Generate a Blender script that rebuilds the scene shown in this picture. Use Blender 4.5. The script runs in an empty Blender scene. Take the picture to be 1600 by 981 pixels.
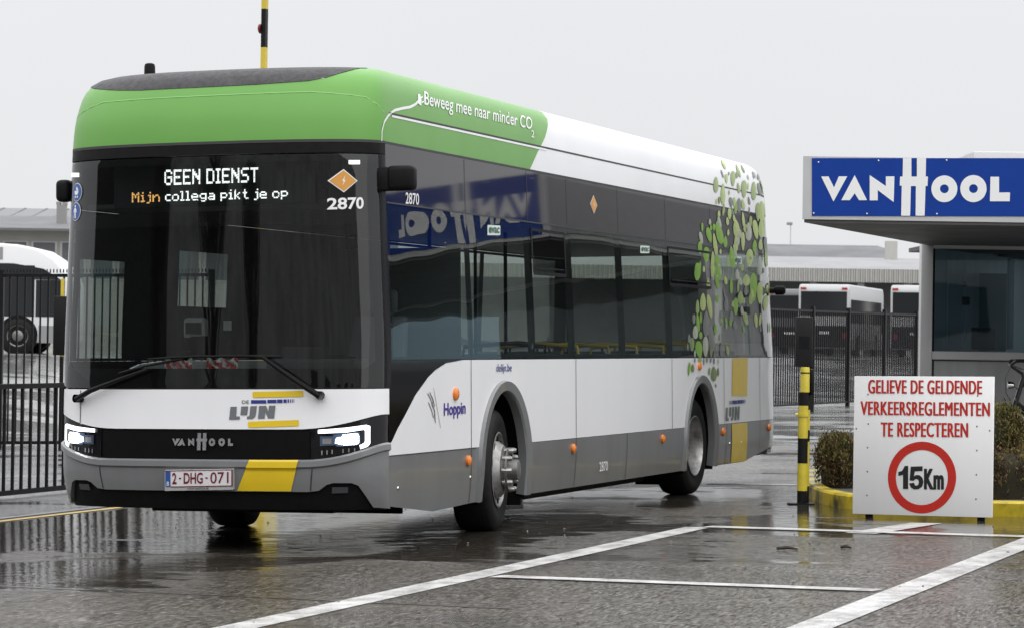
import bpy, bmesh, math, random
import numpy as np
from mathutils import Vector, Matrix
from mathutils.geometry import delaunay_2d_cdt
rad = math.radians
random.seed(7); rng = np.random.default_rng(7)

# ------------------------------------------------------------------ camera, sky, sun, exposure
SC = bpy.context.scene; COL = SC.collection
FPX = 4300.0; YAW, PIT, ROL = 0.33512, 0.015348, -0.004552
CB = np.array([-17.6122, -7.1945, 1.36878])            # camera in the frame of the sloping lane
TILT = -0.021                                            # crossfall of the lane (about x)
def _basis(yaw, pit, rol):
    f = np.array([math.cos(yaw)*math.cos(pit), math.sin(yaw)*math.cos(pit), math.sin(pit)])
    r = np.array([math.sin(yaw), -math.cos(yaw), 0.0]); u = np.cross(r, f)
    c, s = math.cos(rol), math.sin(rol)
    return r*c+u*s, u*c-r*s, f
RB, UB, FB = _basis(YAW, PIT, ROL)
ct, st = math.cos(TILT), math.sin(TILT)
MW = np.array([[1, 0, 0], [0, ct, -st], [0, st, ct]])   # lane frame -> world
CW, RW, UW, FW = MW@CB, MW@RB, MW@UB, MW@FB

cam_d = bpy.data.cameras.new("camera"); cam = bpy.data.objects.new("camera", cam_d); COL.objects.link(cam)
cam_d.sensor_width = 36.0; cam_d.lens = FPX/1600*36.0; cam_d.clip_start = 0.5; cam_d.clip_end = 8000
cam.matrix_world = Matrix(((RW[0], UW[0], -FW[0], CW[0]), (RW[1], UW[1], -FW[1], CW[1]), (RW[2], UW[2], -FW[2], CW[2]), (0, 0, 0, 1)))
cam_d.dof.use_dof = True; cam_d.dof.focus_distance = 20.0; cam_d.dof.aperture_fstop = 9.0
SC.camera = cam

SUN_EL, SUN_ROT = rad(48), rad(200)
world = bpy.data.worlds.new("World"); SC.world = world; world.use_nodes = True
wn = world.node_tree; wn.nodes.clear()
def wnode(t, **k):
    n = wn.nodes.new(t)
    for a, b in k.items(): setattr(n, a, b)
    return n
sky = wnode('ShaderNodeTexSky', sky_type='NISHITA', sun_disc=False, sun_elevation=SUN_EL, sun_rotation=SUN_ROT)
hs = wnode('ShaderNodeHueSaturation'); hs.inputs['Saturation'].default_value = 0.12; hs.inputs['Value'].default_value = 1.0
wn.links.new(sky.outputs[0], hs.inputs['Color'])
# overcast layer: brighter towards the zenith (CIE overcast)
tc = wnode('ShaderNodeTexCoord'); sx = wnode('ShaderNodeSeparateXYZ'); wn.links.new(tc.outputs['Generated'], sx.inputs[0])
rmp = wnode('ShaderNodeValToRGB'); wn.links.new(sx.outputs['Z'], rmp.inputs[0])
e = rmp.color_ramp.elements
e[0].position = 0.0; e[0].color = (0.765, 0.78, 0.80, 1)
e[1].position = 1.0; e[1].color = (2.75, 2.79, 2.85, 1)
e.new(0.12).color = (0.80, 0.812, 0.835, 1); e.new(0.36).color = (1.5, 1.52, 1.56, 1)
nz = wnode('ShaderNodeTexNoise'); nz.inputs['Scale'].default_value = 2.2; nz.inputs['Detail'].default_value = 4
wn.links.new(tc.outputs['Generated'], nz.inputs['Vector'])
mr = wnode('ShaderNodeMapRange'); mr.inputs['To Min'].default_value = 0.95; mr.inputs['To Max'].default_value = 1.05
wn.links.new(nz.outputs['Fac'], mr.inputs['Value'])
ml = wnode('ShaderNodeVectorMath', operation='SCALE'); wn.links.new(rmp.outputs[0], ml.inputs[0]); wn.links.new(mr.outputs[0], ml.inputs['Scale'])
b1 = wnode('ShaderNodeBackground'); b1.inputs['Strength'].default_value = 0.012; wn.links.new(hs.outputs[0], b1.inputs['Color'])
b2 = wnode('ShaderNodeBackground'); b2.inputs['Strength'].default_value = 0.95; wn.links.new(ml.outputs[0], b2.inputs['Color'])
ad = wnode('ShaderNodeAddShader'); wo = wnode('ShaderNodeOutputWorld')
wn.links.new(b1.outputs[0], ad.inputs[0]); wn.links.new(b2.outputs[0], ad.inputs[1]); wn.links.new(ad.outputs[0], wo.inputs[0])

sun_d = bpy.data.lights.new("sun", 'SUN'); sun = bpy.data.objects.new("sun", sun_d); COL.objects.link(sun)
sun_d.energy = 0.55; sun_d.angle = rad(90); sun_d.color = (1, 0.98, 0.95)
_sd = Vector((math.sin(SUN_ROT)*math.cos(SUN_EL), math.cos(SUN_ROT)*math.cos(SUN_EL), math.sin(SUN_EL)))
sun.rotation_euler = Vector((-0.62, -0.42, 0.66)).to_track_quat('Z', 'Y').to_euler()
SC.view_settings.view_transform = 'Standard'; SC.view_settings.look = 'None'
SC.view_settings.exposure = 0.0; SC.view_settings.gamma = 1.0; SC.view_settings.use_curve_mapping = False
SC.render.engine = 'CYCLES'; SC.cycles.max_bounces = 8; SC.cycles.transparent_max_bounces = 16
SC.cycles.glossy_bounces = 4; SC.cycles.use_denoising = True
SC.cycles.sample_clamp_indirect = 6.0

# ------------------------------------------------------------------ measuring helpers (photo pixel -> place)
def ray(px, py): return FW + RW*((px-800)/FPX) - UW*((py-490.5)/FPX)
def P(px, py, d): return CW + ray(px, py)*d                       # world point at depth d
def rayb(px, py): return FB + RB*((px-800)/FPX) - UB*((py-490.5)/FPX)
def smooth(t): t = np.clip(t, 0, 1); return t*t*(3-2*t)
def Hgt(x, y):
    rx, ry = x-CW[0], y-CW[1]
    d = np.maximum(rx*FW[0]+ry*FW[1], 1.0); lat = rx*RW[0]+ry*RW[1]
    tn = np.clip(lat/d, -0.25, 0.25)
    k = np.clip((tn+0.174)/0.294, 0, 1)
    d0 = 45+37*k; d1 = 76+48*k
    t = smooth((d-d0)/(d1-d0))
    return -0.021*np.clip(y, -14, 15)*(1-t) + 0.87*t
def gp(px, py):                                                   # pixel -> point on the ground
    r = ray(px, py); a, b = 3.0, 3.0
    while b < 600:
        q = CW+r*b
        if q[2] < Hgt(q[0], q[1]): break
        a = b; b *= 1.02
    for _ in range(40):
        m = (a+b)/2; q = CW+r*m
        if q[2] < Hgt(q[0], q[1]): b = m
        else: a = m
    return CW+r*a

# ------------------------------------------------------------------ materials
MATS = {}
def mat(name, col, rough=0.5, metal=0.0, coat=0.0, noise=0.0, nscale=8.0, bump=0.0, bscale=60.0, emit=None, estr=0.0, spec=0.5, dirt=None, streak=False, nlo=.4, nhi=.75):
    if name in MATS: return MATS[name]
    m = bpy.data.materials.new(name); m.use_nodes = True; nt = m.node_tree
    b = nt.nodes['Principled BSDF']
    b.inputs['Base Color'].default_value = (*col, 1); b.inputs['Roughness'].default_value = rough
    b.inputs['Metallic'].default_value = metal; b.inputs['Specular IOR Level'].default_value = spec
    if coat: b.inputs['Coat Weight'].default_value = coat; b.inputs['Coat Roughness'].default_value = 0.04
    tcn = nt.nodes.new('ShaderNodeTexCoord'); mp = nt.nodes.new('ShaderNodeMapping'); nt.links.new(tcn.outputs['Object'], mp.inputs[0])
    if streak: mp.inputs['Scale'].default_value = (1, 1, 0.12)
    if noise:
        n = nt.nodes.new('ShaderNodeTexNoise'); n.inputs['Scale'].default_value = nscale; n.inputs['Detail'].default_value = 6; n.inputs['Roughness'].default_value = 0.62
        nt.links.new(mp.outputs[0], n.inputs['Vector'])
        mx = nt.nodes.new('ShaderNodeMix'); mx.data_type = 'RGBA'
        d = dirt or tuple(c*(1-noise) for c in col)
        mx.inputs['A'].default_value = (*col, 1); mx.inputs['B'].default_value = (*d, 1)
        r = nt.nodes.new('ShaderNodeMapRange'); r.inputs['From Min'].default_value = nlo; r.inputs['From Max'].default_value = nhi
        nt.links.new(n.outputs['Fac'], r.inputs['Value']); nt.links.new(r.outputs[0], mx.inputs['Factor'])
        nt.links.new(mx.outputs['Result'], b.inputs['Base Color'])
        r2 = nt.nodes.new('ShaderNodeMapRange'); r2.inputs['To Min'].default_value = max(rough*0.8, 0.02); r2.inputs['To Max'].default_value = min(rough*1.35, 1)
        nt.links.new(n.outputs['Fac'], r2.inputs['Value']); nt.links.new(r2.outputs[0], b.inputs['Roughness'])
    if bump:
        n2 = nt.nodes.new('ShaderNodeTexNoise'); n2.inputs['Scale'].default_value = bscale; n2.inputs['Detail'].default_value = 3
        nt.links.new(tcn.outputs['Object'], n2.inputs['Vector'])
        bp = nt.nodes.new('ShaderNodeBump'); bp.inputs['Strength'].default_value = bump; bp.inputs['Distance'].default_value = 0.02
        nt.links.new(n2.outputs['Fac'], bp.inputs['Height']); nt.links.new(bp.outputs[0], b.inputs['Normal'])
    if emit is not None:
        b.inputs['Emission Color'].default_value = (*emit, 1); b.inputs['Emission Strength'].default_value = estr
    MATS[name] = m; return m
def glass(name, tint, rough=0.0, wav=0.0, wscale=0.8, ior=1.5):
    if name in MATS: return MATS[name]
    m = bpy.data.materials.new(name); m.use_nodes = True; nt = m.node_tree; nt.nodes.clear()
    t = nt.nodes.new('ShaderNodeBsdfTransparent'); t.inputs[0].default_value = (*tint, 1)
    g = nt.nodes.new('ShaderNodeBsdfGlossy'); g.inputs['Roughness'].default_value = rough; g.inputs['Color'].default_value = (1, 1, 1, 1)
    f = nt.nodes.new('ShaderNodeFresnel'); gm = nt.nodes.new('ShaderNodeNewGeometry'); mi_ = nt.nodes.new('ShaderNodeMapRange')
    mi_.inputs['To Min'].default_value = ior; mi_.inputs['To Max'].default_value = 1/ior                # same film seen from either side
    nt.links.new(gm.outputs['Backfacing'], mi_.inputs['Value']); nt.links.new(mi_.outputs[0], f.inputs['IOR'])
    mx = nt.nodes.new('ShaderNodeMixShader'); o = nt.nodes.new('ShaderNodeOutputMaterial')
    if wav:
        tcn = nt.nodes.new('ShaderNodeTexCoord'); n = nt.nodes.new('ShaderNodeTexNoise'); n.inputs['Scale'].default_value = wscale; n.inputs['Detail'].default_value = 1
        nt.links.new(tcn.outputs['Object'], n.inputs['Vector'])
        bp = nt.nodes.new('ShaderNodeBump'); bp.inputs['Strength'].default_value = 1.0; bp.inputs['Distance'].default_value = wav
        nt.links.new(n.outputs['Fac'], bp.inputs['Height']); nt.links.new(bp.outputs[0], g.inputs['Normal'])
    nt.links.new(f.outputs[0], mx.inputs[0]); nt.links.new(t.outputs[0], mx.inputs[1]); nt.links.new(g.outputs[0], mx.inputs[2])
    nt.links.new(mx.outputs[0], o.inputs[0]); MATS[name] = m; return m

white_p = mat('white_paint', (0.79, 0.79, 0.80), 0.3, coat=0.3, noise=0.06, nscale=1.2, streak=True)
green_p = mat('green_paint', (0.135, 0.335, 0.07), 0.34, spec=.3, noise=0.07, nscale=1.0)
grey_p = mat('grey_paint', (0.165, 0.168, 0.17), 0.3, coat=0.4, noise=0.16, nscale=2.0, streak=True)
yellow_p = mat('yellow_paint', (0.72, 0.50, 0.012), 0.32, coat=0.3, noise=0.1, nscale=3)
black_gl = mat('black_gloss', (0.006, 0.006, 0.007), 0.06, noise=0.1, nscale=3, spec=.35)
band_gl = mat('black_band', (0.02, 0.018, 0.02), 0.05)
black_pl = mat('black_plastic', (0.010, 0.010, 0.010), 0.45, noise=0.3, nscale=15, spec=.1)
grille_m = mat('grille_black', (0.006, 0.006, 0.006), 0.45, noise=0.2, nscale=20, spec=.06)
rubber = mat('rubber', (0.010, 0.010, 0.010), 0.55, noise=0.4, nscale=20, dirt=(0.02, 0.019, 0.018), spec=.15)
pillar_m = mat('pillar_black', (0.007, 0.007, 0.008), 0.25, noise=.2, nscale=9, spec=.12)
roof_m = mat('roof_panel', (0.045, 0.043, 0.047), 0.5, noise=0.5, nscale=26, bump=0.15, bscale=80, spec=.3)
steel = mat('wheel_steel', (0.42, 0.415, 0.405), 0.42, metal=0.85, noise=0.6, nscale=9, dirt=(.12, .115, .105))
steel_d = mat('wheel_steel_dark', (0.22, 0.215, 0.21), 0.45, metal=0.7, noise=0.4, nscale=9)
chrome = mat('chrome', (0.75, 0.75, 0.76), 0.12, metal=1.0)
orange_l = mat('amber_lens', (0.75, 0.20, 0.015), 0.2, coat=0.4, noise=0.1, nscale=20)
seam_m = mat('seam', (0.03, 0.03, 0.03), 0.6)
white_s = mat('white_vinyl', (0.78, 0.78, 0.78), 0.4)
navy_s = mat('navy_vinyl', (0.02, 0.03, 0.20), 0.4)
greyv = mat('grey_vinyl', (0.14, 0.145, 0.155), 0.4)
orange_s = mat('orange_vinyl', (0.62, 0.29, 0.055), 0.4)
blue_s = mat('blue_vinyl', (0.03, 0.09, 0.32), 0.4)
lamp_w = mat('lamp_white', (0.9, 0.9, 0.9), 0.3, emit=(1, 1, 1), estr=2.0)
lamp_b = mat('lamp_beam', (0.9, 0.9, 0.9), 0.3, emit=(1, 1, 1), estr=26.0)
lens_d = mat('lamp_lens_blue', (0.10, 0.14, 0.22), 0.1, metal=0.6)
win_gl = glass('side_glass', (0.60, 0.65, 0.62), wav=0.010, wscale=0.8)
wsc_gl = glass('windscreen_glass', (0.44, 0.48, 0.47), wav=0.002, wscale=1.2, ior=1.64)

# ------------------------------------------------------------------ mesh helpers
def link(o, parent=None):
    COL.objects.link(o)
    if parent is not None: o.parent = parent
    return o
def mesh_obj(name, V, F, mats, parent=None, mi=None, smooth_=False):
    me = bpy.data.meshes.new(name); me.from_pydata([tuple(map(float, v)) for v in V], [], [tuple(map(int, f)) for f in F]); me.update()
    for m in (mats if isinstance(mats, (list, tuple)) else [mats]): me.materials.append(m)
    if mi is not None: me.polygons.foreach_set('material_index', mi)
    if smooth_: me.polygons.foreach_set('use_smooth', [True]*len(me.polygons))
    me.update()
    return link(bpy.data.objects.new(name, me), parent)
def tag(o, label, cat, group=None):
    o['label'] = label; o['category'] = cat
    if group: o['group'] = group
    return o
def struct(o, kind='structure'): o['kind'] = kind; return o
def thing(name, label, cat, loc=(0, 0, 0), rot=(0, 0, 0), group=None):
    o = bpy.data.objects.new(name, None); o.empty_display_size = 0.3; COL.objects.link(o)
    o.location = loc; o.rotation_euler = rot
    return tag(o, label, cat, group)
class MB:
    def __init__(s): s.V = []; s.F = []; s.M = []
    def add(s, V, F, m=0):
        n = len(s.V); s.V += [tuple(v) for v in V]; s.F += [tuple(i+n for i in f) for f in F]; s.M += [m]*len(F); return s
    def hexa(s, c, m=0):                                           # 8 corners: bottom 4 then top 4
        return s.add(c, [(3, 2, 1, 0), (4, 5, 6, 7), (0, 1, 5, 4), (1, 2, 6, 5), (2, 3, 7, 6), (3, 0, 4, 7)], m)
    def box(s, x0, x1, y0, y1, z0, z1, m=0):
        return s.hexa([(x0, y0, z0), (x1, y0, z0), (x1, y1, z0), (x0, y1, z0), (x0, y0, z1), (x1, y0, z1), (x1, y1, z1), (x0, y1, z1)], m)
    def obox(s, o, ax, ay, az, m=0):                               # box from corner o along three vectors
        o, ax, ay, az = map(np.array, (o, ax, ay, az))
        return s.hexa([o, o+ax, o+ax+ay, o+ay, o+az, o+ax+az, o+ax+ay+az, o+ay+az], m)
    def tube(s, pts, r, n=8, m=0, cap=True):
        pts = [np.array(p, float) for p in pts]; rr = r if isinstance(r, (list, tuple)) else [r]*len(pts)
        V = []; F = []; ref = None
        for i, p in enumerate(pts):
            t = pts[min(i+1, len(pts)-1)]-pts[max(i-1, 0)]; t = t/(np.linalg.norm(t)+1e-9)
            if ref is None: ref = np.array([0, 0, 1.0]) if abs(t[2]) < 0.9 else np.array([1.0, 0, 0])
            a = np.cross(t, ref); a /= np.linalg.norm(a); b = np.cross(a, t); ref = b
            for k in range(n):
                q = 2*math.pi*k/n; V.append(p+(a*math.cos(q)+b*math.sin(q))*rr[i])
        for i in range(len(pts)-1):
            for k in range(n):
                F.append((i*n+k, i*n+(k+1) % n, (i+1)*n+(k+1) % n, (i+1)*n+k))
        if cap: F.append(tuple(range(n))[::-1]); F.append(tuple((len(pts)-1)*n+k for k in range(n)))
        return s.add(V, F, m)
    def lathe(s, prof, c, axis, n=32, m=0, closed=False):            # prof: (along, radius)
        c = np.array(c, float); ax = np.array(axis, float); ax /= np.linalg.norm(ax)
        a = np.cross(ax, [0, 0, 1.0]) if abs(ax[2]) < 0.9 else np.cross(ax, [1.0, 0, 0]); a /= np.linalg.norm(a); b = np.cross(ax, a)
        V = []; F = []
        for (l, r) in prof:
            for k in range(n):
                q = 2*math.pi*k/n; V.append(c+ax*l+(a*math.cos(q)+b*math.sin(q))*r)
        R = len(prof)
        for i in range(R if closed else R-1):
            j = (i+1) % R
            for k in range(n): F.append((i*n+k, j*n+k, j*n+(k+1) % n, i*n+(k+1) % n))
        return s.add(V, F, m)
    def prism(s, poly, o, ex, ey, ez, depth, m=0):                   # 2D outline extruded along ez
        o, ex, ey, ez = (np.array(v, float) for v in (o, ex, ey, ez))
        r = delaunay_2d_cdt([Vector(p) for p in poly], [], [list(range(len(poly)))], 1, 1e-6)
        base = [o+ex*v[0]+ey*v[1] for v in r[0]]; n = len(base)
        F = [tuple(f) for f in r[2]]
        s.add(base, F, m); s.add([b+ez*depth for b in base], [f[::-1] for f in F], m)
        A = [o+ex*p[0]+ey*p[1] for p in poly]; k = len(A)
        s.add(A+[a+ez*depth for a in A], [(i, (i+1) % k, k+(i+1) % k, k+i) for i in range(k)], m); return s
    def build(s, name, mats, parent=None, smooth_=False):
        o = mesh_obj(name, s.V, s.F, mats, parent, s.M)
        if smooth_:
            me = o.data; bm = bmesh.new(); bm.from_mesh(me); bmesh.ops.recalc_face_normals(bm, faces=bm.faces)
            for f in bm.faces: f.smooth = True
            for ed in bm.edges:
                if len(ed.link_faces) == 2 and ed.calc_face_angle(0) > rad(38): ed.smooth = False
            bm.to_mesh(me); bm.free()
        else:
            bm = bmesh.new(); bm.from_mesh(o.data); bmesh.ops.recalc_face_normals(bm, faces=bm.faces); bm.to_mesh(o.data); bm.free()
        return o
def bevel(o, w, seg=2):
    bm = bmesh.new(); bm.from_mesh(o.data); bmesh.ops.remove_doubles(bm, verts=bm.verts, dist=1e-5)
    eds = [e_ for e_ in bm.edges if len(e_.link_faces) == 2 and e_.calc_face_angle(0) > rad(30)]
    bmesh.ops.bevel(bm, geom=eds, offset=w, segments=seg, affect='EDGES', profile=0.5)
    for f in bm.faces: f.smooth = True
    for e_ in bm.edges:
        if len(e_.link_faces) == 2 and e_.calc_face_angle(0) > rad(40): e_.smooth = False
    bm.to_mesh(o.data); bm.free(); return o
def text2d(body, bold=0.0, spacing=1.0, xs=1.0):
    """flat lettering normalised to the box 0..1 x 0..1"""
    cu = bpy.data.curves.new("lettering", 'FONT'); cu.body = body; cu.size = 1; cu.offset = bold; cu.space_character = spacing; cu.resolution_u = 4
    ob = bpy.data.objects.new("lettering", cu); COL.objects.link(ob)
    dg = bpy.context.evaluated_depsgraph_get(); dg.update()
    me = bpy.data.meshes.new_from_object(ob.evaluated_get(dg))
    V = np.array([v.co[:2] for v in me.vertices]); F = [tuple(p.vertices) for p in me.polygons]
    bpy.data.objects.remove(ob); bpy.data.curves.remove(cu); bpy.data.meshes.remove(me)
    V -= V.min(0); V /= V.max(0); return V, F
def bil(q, u, v):                                                   # q: TL, TR, BR, BL
    q = [np.array(a, float) for a in q]
    return (q[3]*(1-u)+q[2]*u)*(1-v)+(q[0]*(1-u)+q[1]*u)*v
# hand drawn wide letters of the builder's wordmark, in the units of the sign (x 238..1400, y 97..413)
VH = [[(290, 198), (330, 197), (360, 258), (386, 197), (432, 197), (357, 335)],
      [(400, 327), (473, 190), (540, 327), (497, 327), (473, 290), (446, 327)],
      [(555, 328), (555, 190), (643, 250), (643, 197), (690, 197), (686, 338), (599, 272), (599, 328)],
      [(737, 97), (783, 97), (783, 198), (813, 198), (813, 97), (863, 97), (861, 198), (873, 198), (871, 250), (860, 250), (855, 412), (806, 412), (807, 250), (780, 250), (776, 412), (727, 412), (730, 248), (719, 248), (721, 198), (735, 198)],
      [(1215, 199), (1262, 199), (1262, 285), (1322, 285), (1320, 333), (1212, 333)]]
VHO = [(963, 265, 71, 73, 24), (1122, 264, 72, 74, 24)]
def vh_mesh():
    V = []; F = []
    for pl in VH:
        r = delaunay_2d_cdt([Vector(p) for p in pl], [], [list(range(len(pl)))], 1, 1e-6)
        n = len(V); V += [tuple(v) for v in r[0]]; F += [tuple(i+n for i in f) for f in r[2]]
    for cx, cy, rx, ry, ri in VHO:
        n = len(V); K = 40
        for k in range(K):
            a = 2*math.pi*k/K; V += [(cx+rx*math.cos(a), cy+ry*math.sin(a)), (cx+ri*math.cos(a), cy+ri*math.sin(a))]
        F += [(n+2*k, n+2*((k+1) % K), n+2*((k+1) % K)+1, n+2*k+1) for k in range(K)]
    return np.array(V), F

# ================================================================== THE BUS
BUS = thing('city_bus', 'white electric city bus with a green front roof and lit headlights in the wet lane', 'bus', (0, 0, 0), (TILT, 0, 0))
LEN, HW, DF = 11.98, 1.275, 0.40
_tab = np.array([  # v, z, side inset, front inset, rear inset
    [.20, .20, .035, .13, .30], [.30, .30, .02, .07, .05], [.42, .42, .008, .025, 0], [.58, .58, 0, .0, 0], [.75, .75, 0, 0, 0], [1.0, 1.0, 0, .01, 0],
    [1.34, 1.34, 0, .02, .01], [2.0, 2.0, .023, .03, .03], [2.45, 2.45, .042, .04, .06], [2.88, 2.88, .054, .055, .10], [3.05, 3.05, .060, .075, .12],
    [3.20, 3.20, .075, .12, .15], [3.30, 3.30, .095, .165, .18], [3.38, 3.378, .135, .235, .22], [3.46, 3.432, .205, .38, .28], [3.60, 3.462, .38, .78, .40], [3.90, 3.478, .78, 1.55, .7]])
def _pchip(x, y):
    h = np.diff(x); d = np.diff(y)/h; m = np.zeros_like(y); m[0], m[-1] = d[0], d[-1]
    for i in range(1, len(x)-1):
        if d[i-1]*d[i] > 0:
            w1, w2 = 2*h[i]+h[i-1], h[i]+2*h[i-1]; m[i] = (w1+w2)/(w1/d[i-1]+w2/d[i])
    return m
_sl = [_pchip(_tab[:, 0], _tab[:, k]) for k in range(1, 5)]
def prof(v):
    x = _tab[:, 0]; v = min(max(v, x[0]), x[-1]); i = min(int(np.searchsorted(x, v, 'right')-1), len(x)-2)
    h = x[i+1]-x[i]; t = (v-x[i])/h; t2, t3 = t*t, t*t*t; o = []
    for k in range(4):
        y0, y1 = _tab[i, k+1], _tab[i+1, k+1]; m0, m1 = _sl[k][i], _sl[k][i+1]
        o.append((2*t3-3*t2+1)*y0+(t3-2*t2+t)*h*m0+(-2*t3+3*t2)*y1+(t3-t2)*h*m1)
    return o
def hull0(p, v):
    z, si, fi, ri = prof(v); w = HW-si; a = abs(p); sg = 1 if p >= 0 else -1
    if a <= HW:
        q = a/HW*math.pi/2; t = math.sin(q)**0.80 if q > 0 else 0
        return np.array([fi+DF*(1-math.cos(q)), HW-sg*w*t, z])
    x = DF+(a-HW); fd = max(0, 1-(x-DF)/2.2); X = x+fi*fd*fd
    e_ = max(0, (x-10.3)/(LEN-10.3)); X -= ri*e_*e_
    yy = w-0.06*max(0, (x-11.45)/0.5)**2
    return np.array([X, HW-sg*yy, z])
def hullN(p, v):
    a = hull0(p+.004, v)-hull0(p-.004, v); b = hull0(p, v+.004)-hull0(p, v-.004)
    n = np.cross(a, b); n /= (np.linalg.norm(n)+1e-12)
    return n
_nref = hullN(3.0, 1.0); _NS = 1 if _nref[1] < 0 else -1
def hull(p, v, off=0.0):
    q = hull0(p, v)
    return q + _NS*hullN(p, v)*off if off else q
def sX(x): return HW+x-DF                                            # lengthwise position -> p on the driver's side
PEND = sX(LEN)
def _inv(px, py, p, v):
    r = rayb(px, py)
    e1 = np.cross(r, [0, 0, 1.0]); e1 /= np.linalg.norm(e1); e2 = np.cross(r, e1); e2 /= np.linalg.norm(e2)
    def g(p, v): q = hull0(p, v)-CB; return np.array([q@e1, q@e2])
    for _ in range(30):
        f = g(p, v); J = np.column_stack([(g(p+1e-4, v)-f)/1e-4, (g(p, v+1e-4)-f)/1e-4])
        try: s_ = np.linalg.solve(J, -f)
        except np.linalg.LinAlgError: break
        s_ = np.clip(s_, -.3, .3); p += s_[0]; v += s_[1]
        v = min(max(v, .21), 3.88)
        if abs(s_).max() < 1e-6: break
    return p, v
def S(px, py):
    r = rayb(px, py); t = -CB[1]/r[1]; q = CB+r*t
    return _inv(px, py, sX(q[0]), min(max(q[2], .25), 3.4))
def F(px, py):
    r = rayb(px, py); t = (0.1-CB[0])/r[0]; q = CB+r*t
    y = (HW-q[1])/HW; y = max(-.97, min(.97, y))
    p = math.copysign(math.asin(abs(y)**1.25)/(math.pi/2)*HW, y)
    return _inv(px, py, p, min(max(q[2], .25), 3.3))
def subdiv(poly, d=0.12):
    o = []
    for i, a in enumerate(poly):
        b = poly[(i+1) % len(poly)]; n = max(1, int(math.ceil(math.hypot(b[0]-a[0], (b[1]-a[1]))/d)))
        for k in range(n): o.append((a[0]+(b[0]-a[0])*k/n, a[1]+(b[1]-a[1])*k/n))
    return o
def tess(polys, gp_=0.1, gv=0.09, d=0.12):
    """outline (plus holes) in (p, v) -> points and triangles with inner grid points"""
    pts = []; loops = []
    for pl in polys:
        s_ = subdiv(pl, d); loops.append(list(range(len(pts), len(pts)+len(s_)))); pts += s_
    A = np.array(polys[0]); lo, hi = A.min(0), A.max(0)
    def inside(x, y):
        c = False
        for lp in loops:
            j = lp[-1]
            for i in lp:
                (xi, yi), (xj, yj) = pts[i], pts[j]
                if (yi > y) != (yj > y) and x < (xj-xi)*(y-yi)/(yj-yi)+xi: c = not c
                j = i
        return c
    x = lo[0]+gp_/2
    grid = []
    while x < hi[0]:
        y = lo[1]+gv/2
        while y < hi[1]:
            if inside(x, y) and min((x-b[0])**2+(y-b[1])**2 for b in pts) > (0.35*min(gp_, gv))**2: grid.append((x, y))
            y += gv
        x += gp_ if abs(x) < 1.5 else max(gp_, 0.35)
    r = delaunay_2d_cdt([Vector(q) for q in pts+grid], [], loops, 2, 1e-6)
    return [tuple(v) for v in r[0]], [tuple(f) for f in r[2]]
def patch(name, poly, m, parent=BUS, off=0.0, holes=(), gp_=0.1, gv=0.09, thick=0.0):
    V, Fc = tess([poly]+list(holes), gp_, gv)
    W3 = [hull(a, b, off) for a, b in V]
    if thick:                                                        # give the sheet an edge going inwards
        n = len(W3); W3 += [hull(a, b, off-thick) for a, b in V]
        ed = {}
        for f in Fc:
            for i in range(len(f)): k = (f[i], f[(i+1) % len(f)]); ed[k] = 1
        F2 = list(Fc)+[tuple(i+n for i in f[::-1]) for f in Fc]
        for (a, b) in ed:
            if (b, a) not in ed: F2.append((b, a, a+n, b+n))
        Fc = F2
    o = mesh_obj(name, W3, Fc, m, parent)
    bm = bmesh.new(); bm.from_mesh(o.data); bmesh.ops.recalc_face_normals(bm, faces=bm.faces)
    for f in bm.faces: f.smooth = True
    for e_ in bm.edges:
        if len(e_.link_faces) == 2 and e_.calc_face_angle(0) > rad(45): e_.smooth = False
    bm.to_mesh(o.data); bm.free(); 
    return o
def mir(poly): return [(-a, b) for a, b in poly][::-1]
def decal(name, V2, Fc, quad, m, parent=BUS, off=0.004):             # lettering on the hull; quad in (p, v)
    return mesh_obj(name, [hull(*bil(quad, u, v), off) for u, v in V2], Fc, m, parent)
def dtext(name, body, quadpx, look, m, bold=0.02, off=0.004, parent=BUS, spacing=1.0):
    V, Fc = text2d(body, bold, spacing); return decal(name, V, Fc, [look(*q) for q in quadpx], m, parent, off)
def strip(p0, v0, p1, v1, w, mb, off=0.003, m=0, n=None):             # thin line on the hull
    n = n or max(2, int(math.hypot(p1-p0, v1-v0)/0.12)); L = math.hypot(p1-p0, v1-v0); nx, ny = -(v1-v0)/L*w/2, (p1-p0)/L*w/2
    V = []
    for i in range(n+1):
        t = i/n; a, b = p0+(p1-p0)*t, v0+(v1-v0)*t; V += [hull(a+nx, b+ny, off), hull(a-nx, b-ny, off)]
    mb.add(V, [(2*i, 2*i+1, 2*i+3, 2*i+2) for i in range(n)], m)
def frame_at(p, v):                                                  # metric local axes on the hull
    a = hull0(p+.003, v)-hull0(p-.003, v); b = hull0(p, v+.003)-hull0(p, v-.003)
    return np.linalg.norm(a)/.006, np.linalg.norm(b)/.006
def blob(p, v, pts, mb, off=0.004, m=0):                             # small filled outline in metres round (p, v)
    kp, kv = frame_at(p, v)
    mb.add([hull(p, v, off)]+[hull(p+x/kp, v+y/kv, off) for x, y in pts], [(0, i+1, (i+1) % len(pts)+1) for i in range(len(pts))], m)
def circ(r, n=28, sx=1.0): return [(r*sx*math.cos(2*math.pi*k/n), r*math.sin(2*math.pi*k/n)) for k in range(n)]

ZL, ZB, ZW = 1.345, 0.675, 2.45                                      # belt line, skirt line, window top line
XWF, XWR = 2.862, 8.71                                               # axles
# ---- roof fairing: green at the front, white behind
green_edge = [(sX(3.655), 2.885), (sX(3.87), 3.04), (sX(4.12), 3.19), (sX(4.33), 3.36), (sX(4.48), 3.6), (sX(4.6), 3.9)]
gl = [(-a, b) for a, b in green_edge]
cap_lo = 3.36
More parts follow.
